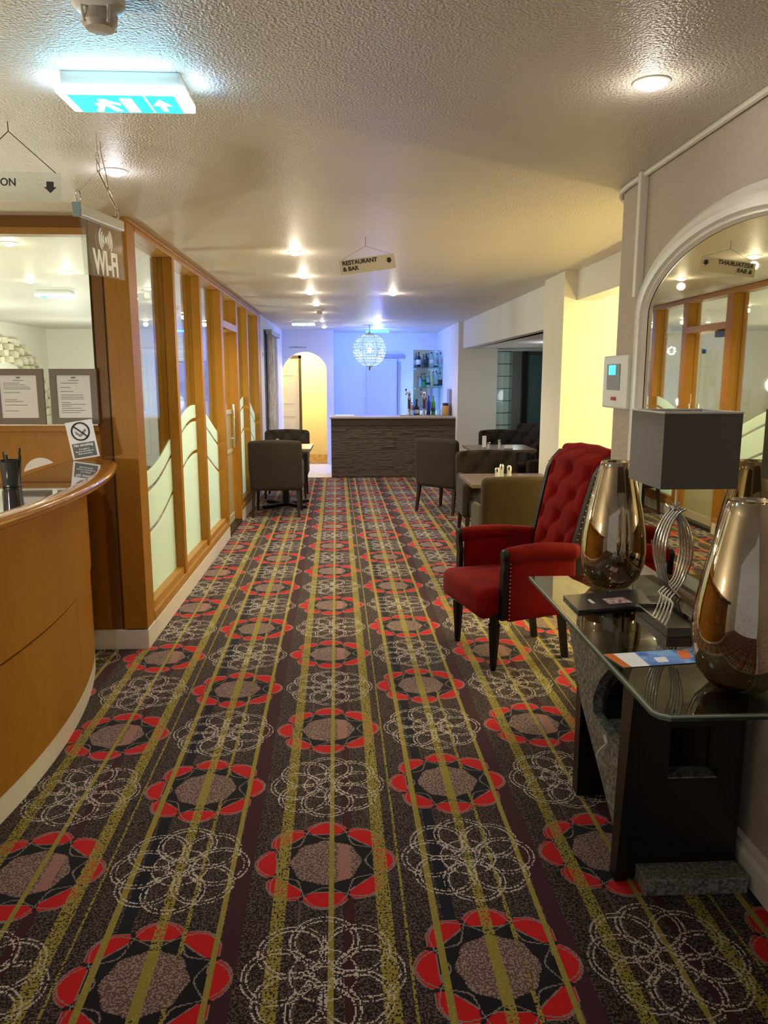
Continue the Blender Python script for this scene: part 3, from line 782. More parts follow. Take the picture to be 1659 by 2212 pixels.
# hanging signs
def arrow_pts(cx, cz, s): return [(cx-.35*s, cz+.5*s), (cx+.35*s, cz+.5*s), (cx+.35*s, cz), (cx+.6*s, cz), (cx, cz-.55*s), (cx-.6*s, cz), (cx-.35*s, cz)]
t = thing('hanging_sign', (.115, 5.0, H), 'white hanging sign reading restaurant and bar with a down arrow', 'sign')
Mt = Matrix.Translation((.012, 0, -.165)) @ Matrix.Rotation(math.radians(-8.5), 4, 'Y') @ Matrix.Rotation(math.radians(6), 4, 'Z')
bm = box(B(), -.178, .178, -.002, .002, -.045, .045); bmesh.ops.transform(bm, matrix=Mt, verts=bm.verts[:])
mk('board', bm, P('sign_white', (.66, .64, .60), rough=.5), t)
text('lettering', 'RESTAURANT\n& BAR', .036, Mt @ MT((-.158, -.003, .004), (1, 0, 0), (0, 0, 1)), ink, t, align='LEFT', bold=.0010)
bm = prism(B(), arrow_pts(.14, .008, .032), -.004, -.002, axis='y'); bmesh.ops.transform(bm, matrix=Mt, verts=bm.verts[:]); mk('arrow', bm, ink, t)
p1 = Mt @ Vector((-.165, 0, .043)); p2 = Mt @ Vector((.165, 0, .043))
bm = tube(B(), [(0, 0, 0), (0, 0, -.055)], .0016, 6); tube(bm, [(0, 0, -.055), p1], .0009, 5); tube(bm, [(0, 0, -.055), p2], .0009, 5)
mk('cord', bm, P('dark_cord', (.08, .06, .04)), t)

t = thing('hanging_sign', (-1.165, 2.88, H), 'clear hanging sign with a final N and down arrow at the left picture edge', 'sign')
Mt = Matrix.Translation((0, 0, -.21)) @ Matrix.Rotation(math.radians(2), 4, 'Y') @ Matrix.Rotation(math.radians(-5), 4, 'Z')
bm = box(B(), -.19, .172, -.002, .002, -.047, .047); bmesh.ops.transform(bm, matrix=Mt, verts=bm.verts[:]); mk('board', bm, sheer_acrylic, t)
text('lettering', 'RECEPTION', .036, Mt @ MT((-.175, -.003, .012), (1, 0, 0), (0, 0, 1)), ink, t, align='LEFT', bold=.0006)
bm = prism(B(), arrow_pts(.135, .0, .036), -.004, -.002, axis='y'); bmesh.ops.transform(bm, matrix=Mt, verts=bm.verts[:]); mk('arrow', bm, ink, t)
bm = tube(B(), [(0, 0, 0), (0, 0, -.03)], .0016, 6); tube(bm, [(0, 0, -.03), Mt @ Vector((-.16, 0, .045))], .0016, 5); tube(bm, [(0, 0, -.03), Mt @ Vector((.155, 0, .047))], .0016, 5)
mk('cord', bm, P('dark_cord_2', (.05, .04, .03)), t)

t = thing('wifi_sign', (-.90, 2.99, H), 'clear engraved wifi sign hanging on chrome chains beside the timber corner', 'sign')
Mt = Matrix.Translation((0, 0, -.295)) @ Matrix.Rotation(math.radians(4.5), 4, 'X')
def w_(name, bm, m, **k): bmesh.ops.transform(bm, matrix=Mt, verts=bm.verts[:]); return mk(name, bm, m, t, **k)
w_('top_bar', box(B(), -.012, .012, -.255, .26, -.018, .022, bev=.006), P('silver_bar', (.62, .62, .66), rough=.3, metal=.3))
w_('end_cap', box(B(), -.014, .014, -.268, -.255, -.022, .024, bev=.003), P('grey_cap', (.20, .26, .26), rough=.5))
w_('acrylic_panel', box(B(), -.003, .003, -.235, .245, -.205, -.012), acrylic)
eng = P('engraved_white_glow', (.85, .83, .76), rough=.5, emit=(1, .98, .9), es=.12)  # weak emission brightens the engraved lettering, which is no lamp
text('lettering', 'WI-FI', .120, Mt @ MT((.0045, .008, -.160), (0, 1, 0), (0, 0, 1)), eng, t, bold=.003, sx=1.05)
bm = B()
for r in (.022, .036, .050):
    for a0 in (-45, 135):
        tube(bm, [(.0045, .02 + r*1.5*math.cos(math.radians(a0 + 90*k/8)), -.072 + r*math.sin(math.radians(a0 + 90*k/8))*1.0) for k in range(9)], .0022, 5)
lathe_pts = [(.0055, .02 + .012*math.cos(2*PI*k/16), -.072 + .012*math.sin(2*PI*k/16)) for k in range(16)]
bm.faces.new([bm.verts.new(p) for p in lathe_pts])
w_('wifi_symbol', bm, eng)
def ringpts(c, r, ax=0, n=16): return [(c[0] + (0 if ax == 0 else r*math.cos(2*PI*k/n)), c[1] + (r*math.cos(2*PI*k/n) if ax == 0 else 0), c[2] + r*math.sin(2*PI*k/n)) for k in range(n)]
bm = B()
tube(bm, [(0, 0, 0), (0, 0, -.07)], .0015, 6)
for c in ((0, 0, -.085), (0, 0, -.118)): tube(bm, ringpts(c, .017), .0018, 6, closed=True)
e1, e2 = Mt @ Vector((0, -.235, .045)), Mt @ Vector((0, .215, .045))
tube(bm, ringpts(e1, .022), .002, 6, closed=True); tube(bm, ringpts(e2, .020), .0028, 6, closed=True)
tube(bm, [(0, 0, -.13), e1 + Vector((0, .01, .018))], .0012, 6); tube(bm, [(0, 0, -.13), e2 + Vector((0, -.005, .018))], .0045, 8)
tube(bm, [(.004, .03, -.02), (.006, .02, -.06), (.006, .07, -.12), (.005, .10, -.19)], .0022, 6)
mk('chain', bm, chrome, t, auto=50)

# crystal globe pendant
gx, gy, gz, gr = .36, 13.0, 2.06, .268
t = thing('crystal_globe_pendant', (gx, gy, H), 'crystal bead globe pendant hanging in front of the blue bar wall', 'pendant light')
bead_m, nt, out = new_mat('crystal_beads')
a = nt.nodes.new('ShaderNodeBsdfTranslucent'); a.inputs[0].default_value = (.80, .92, .92, 1); b_ = nt.nodes.new('ShaderNodeBsdfGlossy'); b_.inputs['Roughness'].default_value = .08
mx = nt.nodes.new('ShaderNodeMixShader'); mx.inputs[0].default_value = .22; nt.links.new(a.outputs[0], mx.inputs[1]); nt.links.new(b_.outputs[0], mx.inputs[2]); nt.links.new(mx.outputs[0], out.inputs[0])
zc = gz - H
NM = 36
rows = 15
for k in range(NM):
    a = 2*PI*k/NM; bm = B()
    for i in range(rows):
        ph = math.radians(-72 + 144*i/(rows-1)); rr = gr*math.cos(ph)
        s = min(.019, rr*PI/NM*.74)
        M = Matrix.Translation((rr*math.cos(a), rr*math.sin(a), zc + gr*math.sin(ph))) @ Matrix.Rotation(a, 4, 'Z') @ Matrix.Rotation(-ph, 4, 'Y') @ Matrix.Diagonal((.010, s, .0165, 1))
        bmesh.ops.create_icosphere(bm, subdivisions=1, radius=1, matrix=M)
    mk('bead_strand', bm, bead_m, t)
bm = B()
for ph in (-74, -50, -25, 0, 25, 50, 74):
    rr = gr*math.cos(math.radians(ph)); tube(bm, [(rr*math.cos(2*PI*k/36), rr*math.sin(2*PI*k/36), zc + gr*math.sin(math.radians(ph))) for k in range(36)], .003, 5, closed=True)
for k in range(6):
    a = 2*PI*k/6; tube(bm, [(gr*.985*math.cos(math.radians(p))*math.cos(a), gr*.985*math.cos(math.radians(p))*math.sin(a), zc + gr*.985*math.sin(math.radians(p))) for p in range(-85, 86, 10)], .003, 5)
mk('wire_frame', bm, brass, t)
bm = lathe(B(), [(.001, gr+.05), (.012, gr+.045), (.02, gr+.01), (.085, gr-.012), (.09, gr-.03), (.02, gr-.03)], 16, (0, 0, zc))
mk('crown', bm, brass, t, auto=40)
mk('finial', lathe(B(), [(.07, -gr+.02), (.05, -gr-.002), (.018, -gr-.012), (.012, -gr-.03), (.018, -gr-.04), (.004, -gr-.07), (.001, -gr-.075)], 16, (0, 0, zc)), brass, t, auto=40)
mk('chain', tube(B(), [(0, 0, 0), (0, 0, zc+gr+.04)], .006, 6), brass, t)
mk('bulb', lathe(B(), [(.001, -.05), (.03, -.03), (.038, 0), (.03, .03), (.001, .05)], 16, (0, 0, zc)), EM('bulb_glow', (1, .95, .85), 1.2), t, smooth=True)
pl(gx, gy, gz, 15, (.85, .97, 1), .07, name='globe_bulb')

# ================================================================ bar
t = thing('bar_counter', (.72, 12.42, 0), 'brown split slate bar counter in front of the blue wall', 'bar counter')
bm = box(B(), -1.0, 1.01, 0, .10, .0, .84, bev=.003)
rr = random.Random(5)
for i in range(21):
    x = -1.0; z = .02 + i*.039
    while x < 1.0:
        wd = rr.uniform(.10, .34); x1 = min(1.005, x+wd)
        box(bm, x, x1-.002, -.002-rr.uniform(0, .012), .02, z, z+.0375); x = x1
mk('slate_cladding', bm, slate, t)
mk('header_panel', box(B(), -1.0, 1.01, -.012, .10, .845, .955), P('dark_brown_panel', (.085, .06, .042), rough=.5), t)
mk('end_panel', box(B(), -1.005, -.96, .10, .60, 0, .955), white_paint, t)
mk('worktop', box(B(), -1.025, 1.012, -.05, .62, .955, .985, bev=.006), worktop_m, t)
o = mk('bar_tray', box(B(), -.16, .16, 0, .30, 0, .014, bev=.004), P('pale_tray', (.80, .82, .86), rough=.4), loc=(-.06, 12.6, .985)); tag(o, 'pale flat tray on the left end of the bar top', 'tray')
o = mk('drip_tray', box(B(), -.36, .36, 0, .2, 0, .02, bev=.004), chrome, loc=(1.20, 12.56, .985)); tag(o, 'steel drip tray under the beer taps on the bar', 'drip tray')
# beer taps
tp = thing('beer_tap', (1.0, 12.66, 1.005), 'left beer tap column on the bar', 'beer tap', group='beer taps on the bar')
mk('column', lathe(B(), [(.045, 0), (.045, .012), (.026, .03), (.024, .30), (.030, .33), (.030, .37), (.001, .385)], 20), chrome, tp, auto=40)
mk('badge', box(B(), -.024, .024, -.034, -.022, .10, .28, bev=.003), P('dark_badge', (.10, .03, .04), rough=.3), tp)
bm = tube(B(), [(-.02, -.01, .35), (-.05, -.03, .36), (-.055, -.03, .40)], .007, 8); tube(bm, [(.0, -.02, .30), (0, -.06, .29), (0, -.065, .25)], .007, 8)
mk('spout', bm, chrome, tp, auto=40)
bm = B(); bmesh.ops.create_uvsphere(bm, u_segments=12, v_segments=8, radius=.017, matrix=Matrix.Translation((-.055, -.03, .41))); bmesh.ops.create_uvsphere(bm, u_segments=12, v_segments=8, radius=.012, matrix=Matrix.Translation((-.055, -.03, .335)))
mk('handle_knob', bm, black, tp, smooth=True)
dup(tp, (1.245, 12.66, 1.005), label='right beer tap column on the bar, beside the blue bottle')

g_dark = bottle_glass('dark_bottle_glass', (.015, .015, .03), .95); g_clear = bottle_glass('clear_bottle_glass', (.70, .88, .86), .30)
g_green = bottle_glass('green_bottle_glass', (.03, .34, .10), .85); g_blue = bottle_glass('blue_bottle_glass', (.02, .06, .45), .85)
g_lime = bottle_glass('lime_bottle_glass', (.10, .45, .05), .8); g_straw = bottle_glass('straw_bottle_glass', (.72, .80, .45), .45)
lab_w = P('bottle_label_white', (.75, .75, .78), rough=.6); lab_d = P('bottle_label_dark', (.03, .03, .05), rough=.6); lab_l = P('bottle_label_lilac', (.42, .38, .5), rough=.6)
def bottle(x, y, z, h, r, gm, label, lm=None, lz=(.25, .55), shape='std', capm=ink, group='spirit bottles on the glass shelves'):
    t = thing('bottle', (x, y, z), label, 'bottle', group=group)
    if shape == 'std': pr = [(r*.9, 0), (r, .01), (r, h*.60), (r*.85, h*.68), (r*.34, h*.78), (r*.30, h*.93)]
    elif shape == 'square': pr = [(r*.95, 0), (r*1.0, .01), (r*1.0, h*.66), (r*.75, h*.72), (r*.42, h*.76), (r*.42, h*.93)]
    elif shape == 'bulb': pr = [(r*.8, 0), (r, h*.12), (r*1.02, h*.32), (r*.85, h*.5), (r*.4, h*.62), (r*.25, h*.75), (r*.22, h*.93)]
    else: pr = [(r*.7, 0), (r*.75, .01), (r*.8, h*.5), (r*.55, h*.65), (r*.3, h*.75), (r*.28, h*.93)]
    mk('glass', lathe(B(), pr, 18), gm, t, auto=40)
    mk('cap', lathe(B(), [(r*.36, h*.90), (r*.38, h*.91), (r*.36, h), (.001, h)], 12), capm, t, auto=40)
    if lm: mk('label_band', lathe(B(), [(r*1.015, h*lz[0]), (r*1.02, h*lz[0]), (r*1.02, h*lz[1]), (r*1.015, h*lz[1])], 18, cap=False), lm, t, smooth=True)
    return t
Z1, Z2 = 1.792, 1.437
S1 = ((1.295, 'dark bottle with a white label, leftmost on the top glass shelf', g_dark, lab_w, 'std', .275, (.18, .5), ink), (1.437, 'black square shouldered bottle on the top glass shelf', g_dark, lab_d, 'square', .255, (.2, .6), ink),
      (1.53, 'clear bottle with dark stopper in the middle of the top glass shelf', g_clear, lab_w, 'std', .275, (.25, .5), ink), (1.613, 'tall clear bottle with black foot on the top glass shelf', g_clear, lab_d, 'tall', .30, (.02, .10), white_pl), (1.700, 'clear bottle nearest the wall on the top glass shelf', g_clear, lab_l, 'std', .27, (.3, .55), ink))
for x, lb, gm, lm, sh, h, lz, cm in S1: bottle(x, 14.25, Z1+.005, h, .040, gm, lb, lm, lz, sh, cm)
S2 = ((1.33, 'small clear bottle at the left end of the lower glass shelf', g_clear, None, 'tall', .19, None, ink), (1.40, 'squat green bottle on the lower glass shelf', g_green, lab_d, 'bulb', .25, (.4, .5), ink),
      (1.475, 'short dark blue capped bottle right of the green one on the lower shelf', g_clear, lab_d, 'std', .20, (.2, .4), g_blue), (1.545, 'pale straw bottle on the lower glass shelf', g_straw, None, 'tall', .30, None, white_pl),
      (1.625, 'clear bottle with a dark bottom band on the lower glass shelf', g_clear, lab_d, 'std', .29, (.08, .16), ink), (1.70, 'clear dark capped bottle nearest the wall on the lower glass shelf', g_clear, lab_d, 'std', .26, (.1, .5), ink))
for x, lb, gm, lm, sh, h, lz, cm in S2: bottle(x, 14.25, Z2+.005, h, .037, gm, lb, lm, lz or (.2, .5), sh, cm)
S3 = ((1.055, 'small purple topped bottle beside the left beer tap', g_clear, lab_l, 'tall', .22, (.4, .8), P('purple_cap', (.08, .03, .35), rough=.4), .03), (1.135, 'round black bottle with a lilac label between the taps', g_dark, lab_l, 'bulb', .27, (.12, .36), ink, .055),
      (1.335, 'tall blue bottle on the bar', g_blue, lab_d, 'std', .33, (.1, .3), g_blue, .034), (1.415, 'tall lime green bottle on the bar', g_lime, lab_d, 'std', .33, (.2, .4), g_lime, .034))
for x, lb, gm, lm, sh, h, lz, cm, r in S3: bottle(x, 12.80, .986, h, r, gm, lb, lm, lz, sh, cm, group='bottles standing on the bar')
j = thing('coffee_jar', (1.62, 12.80, .986), 'amber jar with black lid at the right end of the bar', 'jar')
mk('body', lathe(B(), [(.055, 0), (.060, .01), (.060, .14), (.045, .165)], 20), P('amber_jar', (.55, .30, .08), rough=.4), j, auto=40)
mk('lid', lathe(B(), [(.05, .165), (.05, .205), (.001, .21)], 20), ink, j, auto=40)
j = thing('coffee_jar', (1.70, 12.93, .986), 'dark grey canister behind the amber jar on the bar', 'canister')
mk('body', lathe(B(), [(.05, 0), (.052, .19), (.001, .2)], 20), grey_pl, j, auto=40)
gl = thing('drinking_glass', (1.51, 12.78, .986), 'small clear glass between the green bottle and the amber jar', 'glass')
mk('bowl', lathe(B(), [(.022, 0), (.026, .005), (.030, .10), (.028, .10), (.022, .012), (.001, .01)], 16), g_clear, gl, auto=40)
for z, lb in ((Z1, 'upper green glass shelf on the bar wall'), (Z2, 'lower green glass shelf on the bar wall')):
    o = mk('glass_shelf', prism(B(), [(1.20, 14.45), (1.74, 14.45), (1.74, 14.08), (1.32, 14.12)], z-.012, z), shelf_glass); tag(o, lb, 'shelf', 'glass shelves behind the bar')
    mk('bracket', box(B(), 1.18, 1.26, 14.42, 14.46, z-.03, z-.012), white_pl, o)
o = mk('mirror_tile', box(B(), 1.22, 1.738, 14.5, 14.52, 1.0, 2.12), P('pale_teal_mirror', (.45, .62, .62), rough=.08, metal=.8)); tag(o, 'teal tinted mirror panel behind the glass shelves', 'mirror panel')
o = mk('wall_box', box(B(), 1.69, 1.735, 12.9, 13.2, 1.10, 1.42, bev=.006), P('grey_box', (.30, .32, .42), rough=.5)); tag(o, 'grey box on the bar side wall below the shelves', 'wall box')
t = thing('arch_sign', (-.92, 14.395, 2.13), 'thin lettered sign strip on the wall above the arch', 'sign')
mk('strip', box(B(), -.19, .19, 0, .004, 0, .055), blue_side, t)
bm = B(); rr = random.Random(2); x = -.16
while x < .15:
    w_d = rr.uniform(.006, .014); box(bm, x, x+w_d, -.002, 0, .018, .018 + rr.choice((.016, .018, .028))); x += w_d + .004
mk('lettering', bm, greyink, t)

# curtain at the left far wall
def curtain(name, y0, y1, x, label):
    bm = B(); n = 46; pts = []
    for k in range(n+1):
        y = y0 + (y1-y0)*k/n; pts.append((x + .022*math.sin(k*1.15) + .008*math.sin(k*2.9), y))
    back = [(a-.006, b) for a, b in reversed(pts)]
    prism(bm, pts + back, .04, 2.24)
    o = mk(name, bm, curtain_m, auto=60); return tag(o, label, 'curtain', 'curtains by the arch wall')
curtain('curtain', 11.62, 12.30, -1.17, 'grey patterned curtain on the left far wall, nearer panel')
curtain('curtain', 12.34, 12.92, -1.18, 'grey patterned curtain on the left far wall, panel nearer the arch')
o = mk('curtain_pelmet', box(B(), -1.205, -1.12, 11.6, 12.97, 2.24, 2.31, bev=.004), P('grey_pelmet', (.42, .42, .42), rough=.6)); tag(o, 'grey pelmet above the curtains', 'pelmet')
sw = thing('wall_switch', (-1.203, 11.05, 1.93), 'double white switch on the wall before the curtain', 'switch')
mk('plate', box(B(), 0, .008, -.04, .04, -.04, .04, bev=.002), white_pl, sw); mk('rocker', box(box(B(), .008, .013, -.025, -.003, -.02, .02), .008, .013, .003, .025, -.02, .02), grey_pl, sw)

# glass block column
t = thing('glass_block_column', (2.36, 12.30, 0), 'curved column of glass blocks in the dim side room', 'glass block column')
gb = bottle_glass('glass_block', (.62, .82, .78), .9)
for r in range(10):
    z0 = .08 + r*.194
    pts = [(.02, 0), (.12, -.012), (.22, .03), (.29, .12), (.31, .22), (.24, .22), (.2, .14), (.12, .08), (.02, .08)]
    if z0 + .19 < 2.06: mk('glass_block', prism(B(), pts, z0+.005, z0+.186), gb, t)
bm = B()
for r in range(11): prism(bm, [(.0, .01), (.12, -.002), (.215, .04), (.28, .125), (.30, .22), (.0, .22)], .08 + r*.194 - .004, .08 + r*.194 + .005)
mk('mortar', bm, P('dark_mortar', (.12, .16, .16), rough=.7), t)
S('window_8', box(B(), 3.12, 3.55, 13.42, 13.47, .1, 2.0), P('teal_dark_glass', (.10, .17, .17), rough=.15))
S('trim_side_window', box(B(), 3.04, 3.12, 13.38, 13.5, 0, 2.06), black)

# ================================================================ dining furniture
def tuft(x, z, nx, nz, depth):
    """diamond tufting depth for normalised grid coordinates"""
    u, v = x*nx, z*nz
    best = 9
    for a in range(int(u)-2, int(u)+3):
        for b in range(int(v)-2, int(v)+3):
            if (a + b) % 2 == 0:
                d = math.hypot(u-a, v-b)
                best = min(best, d)
    f1 = math.exp(-(best/.33)**2)
    # diagonal creases
    s1 = abs(((u+v+1) % 2)-1); s2 = abs(((u-v+1) % 2)-1)
    cr = math.exp(-((1-max(1-s1, 1-s2))/.12)**2)*0 + max(math.exp(-(s1/.14)**2), math.exp(-(s2/.14)**2))
    return -depth*(f1 + .35*cr)
def dining_chair(label, m, loc, rz):
    t = thing('tub_dining_chair', loc, label, 'chair', rz, 'tub dining chairs')
    t.rotation_euler = (0, 0, rz)
    # backrest: centre (0,.25,.60); front = -y
    def fb(p):
        x, y, z = p
        if y < 0 and z > -.14 and abs(x) < .25: y += -(tuft(x, z, 9.0, 8.5, .034))*(1 if y < -.02 else 0)
        y += -.30*x*x + .06*max(0, z)          # wraps round the sitter, leans back
        z += .02*math.cos(x/.31*1.4) if z > .2 else 0
        x *= 1 - .10*max(0, -z/.28)*.6
        return (x, y + .25, z + .60)
    mk('backrest', rbox(B(), .31, .048, .285, .045, 4, (30, 2, 26), fb), m, t, smooth=True)
    for s in (-1, 1):
        def fa(p, s=s):
            x, y, z = p
            k = (y + .22)/.44
            z2 = z + (.06*k*k if z > 0 else 0)
            return (x + s*(.272), y - .03, z2 + .475)
        mk('armrest', rbox(B(), .034, .225, .165, .034, 4, (1, 8, 4), fa), m, t, smooth=True)
    mk('seat', rbox(B(), .245, .27, .085, .04, 4, (4, 4, 2), lambda p: (p[0], p[1]-.03, p[2] + .395 + (.012*math.cos(p[0]*5)*math.cos(p[1]*5) if p[2] > 0 else 0))), m, t, smooth=True)
    for sx in (-1, 1):
        for sy in (-1, 1):
            x, y = sx*.255, (.22 if sy > 0 else -.24)
            ex = x + sx*.012; ey = y + (.05 if sy > 0 else 0)
            bm = B(); a = [(x-.02, y-.02), (x+.02, y-.02), (x+.02, y+.02), (x-.02, y+.02)]
            tvs = [bm.verts.new((p[0], p[1], .33)) for p in a]; bvs = [bm.verts.new((ex+(p[0]-x)*.65, ey+(p[1]-y)*.65, 0)) for p in a]
            bm.faces.new(tvs); bm.faces.new(bvs)
            for k in range(4): bm.faces.new((tvs[k], tvs[(k+1) % 4], bvs[(k+1) % 4], bvs[k]))
            mk('leg', bm, dark_leg, t)
    return t
c0 = dining_chair('dark taupe tub chair with its back to us at the left table', taupe, (-.85, 9.07, 0), PI)
def chair(loc, rz, label): return dup(c0, loc, rz, label)
chair((-.85, 10.42, 0), 0, 'buttoned tub chair facing us at the left table, before the arch')
chair((1.20, 9.20, 0), math.radians(138), 'tub chair turned right with its bare back toward the aisle, in front of the bar')
chair((1.36, 7.22, 0), 0, 'buttoned tub chair facing us behind the near right table')
chair((2.10, 10.25, 0), 0, 'dark buttoned tub chair facing us behind the far right table')
chair((2.42, 8.75, 0), math.radians(-78), 'tub chair seen from its side, against the pillar at the far right table')
chair((2.75, 11.7, 0), math.radians(-40), 'dark tub chair deepest in the side room below the glass blocks')
oc = dining_chair('olive velvet tub chair with its back to us behind the red armchair', taupe_l, (1.27, 5.70, 0), PI)

def table(label, x, y, sx, sy, first=[None]):
    t = thing('dining_table', (x, y, 0), label, 'table', group='square dining tables')
    mk('tabletop', box(B(), -sx, sx, -sy, sy, .725, .755, bev=.004), table_wood, t)
    mk('pedestal', box(B(), -.04, .04, -.04, .04, .04, .725, bev=.004), black_wood, t)
    for a in (45, 135):
        bm = box(B(), -.36, .36, -.03, .03, 0, .045, bev=.01); bmesh.ops.rotate(bm, verts=bm.verts[:], cent=(0, 0, 0), matrix=Matrix.Rotation(math.radians(a), 3, 'Z'))
        mk('foot_bar', bm, black_wood, t)
    return t
table('square brown table between the two left chairs', -.80, 9.66, .34, .36)
table('square brown table behind the olive chair', 1.36, 6.42, .37, .36)
table('square table in front of the pillar and side room', 1.86, 9.42, .40, .36)

shk_g = bottle_glass('shaker_glass', (.85, .88, .85), .5)
def shaker(x, y, label, h=.10, first=[None]):
    if first[0]: 
        o = dup(first[0], (x, y, .756), label=label); o.scale = (1, 1, h/.10); return o
    t = thing('salt_shaker', (x, y, .756), label, 'shaker', group='shakers on the dining tables')
    mk('jar', lathe(B(), [(.020, 0), (.022, .004), (.018, .05), (.020, .075)], 14), shk_g, t, auto=40)
    mk('lid', lathe(B(), [(.021, .072), (.021, .09), (.012, .10), (.001, .10)], 14), chrome, t, auto=40)
    first[0] = t; return t
def card(x, y, h, w, label, rz=0):
    t = thing('table_card_holder', (x, y, .756), label, 'card holder', rz, 'card holders on the dining tables')
    mk('base', box(B(), -w/2, w/2, -.02, .02, 0, .012, bev=.002), chrome, t)
    mk('card', box(B(), -w/2, w/2, -.002, .002, .012, h, bev=.0008), paper, t)
shaker(-.90, 9.42, 'taller shaker seen over the left chair back', .14); shaker(-.86, 9.36, 'shorter shaker seen over the left chair back', .12)
shaker(1.22, 6.20, 'near left shaker beside the olive chair back', .12); shaker(1.27, 6.27, 'middle shaker beside the olive chair back', .14); shaker(1.33, 6.25, 'right shaker beside the olive chair back, partly hidden', .13)
shaker(1.70, 9.2, 'shaker left of the white card on the far right table', .08); shaker(1.83, 9.2, 'shaker right of the white card on the far right table', .11)
card(1.66, 9.3, .15, .05, 'upright white card on the far right table'); card(1.93, 9.15, .05, .10, 'low flat white packet on the far right table')

# ================================================================ red wing armchair
rc = thing('red_armchair', (.965, 4.31, 0), 'red velvet armchair with tall buttoned back and black tapered legs', 'armchair', math.radians(-75.4))
# local: front -y, +x = side nearest the camera
def fr_seat(p):
    x, y, z = p
    k = (y + .27)/.54                 # 0 front .. 1 back
    x *= 1.0 - .12*k
    if z > 0: z += .035*math.cos(x*4.5)*math.cos((y+.05)*3.5)
    if y < 0: y -= .045*math.cos(x*4.5)
    if z < 0 and y < -.15: z += .03*math.cos(x*5)
    return (x, y-.04, z + .375)
mk('seat', rbox(B(), .285, .29, .085, .05, 5, (8, 8, 3), fr_seat), red_v, rc, smooth=True)
nail0 = []
def nail(p):
    if not nail0:
        bm = B(); bmesh.ops.create_icosphere(bm, subdivisions=1, radius=.0048); nail0.append(mk('nail_head', bm, chrome, rc, smooth=True)); nail0[0].location = p; return
    o = nail0[0].copy(); o.location = p; link(o, rc)
# back: centre line leans back
def lean(z): return .225 + .19*max(0, (z-.40)/.8)**1.15
def fr_back(p):
    x, y, z = p                       # z -.40.. .40
    zz = z + .80                      # .40..1.20
    w = .205 + .045*(zz-.4)/.8
    xx = x/.22*w
    if y < 0: y += -tuft(x, z, 10.5, 7.5, .032)*(1 if abs(x) < .2 else 0) * (1 if y < -.02 else .0)
    y += .10*x*x*0
    roll = max(0, (zz-1.10)/.10)
    yy = lean(zz) + y + .075*roll*roll
    zz = zz - .012*roll + .018*math.cos(x*7)*(1 if z > .3 else 0)
    return (xx, yy, zz)
mk('backrest', rbox(B(), .22, .052, .40, .05, 5, (28, 2, 44), fr_back), red_v, rc, smooth=True)
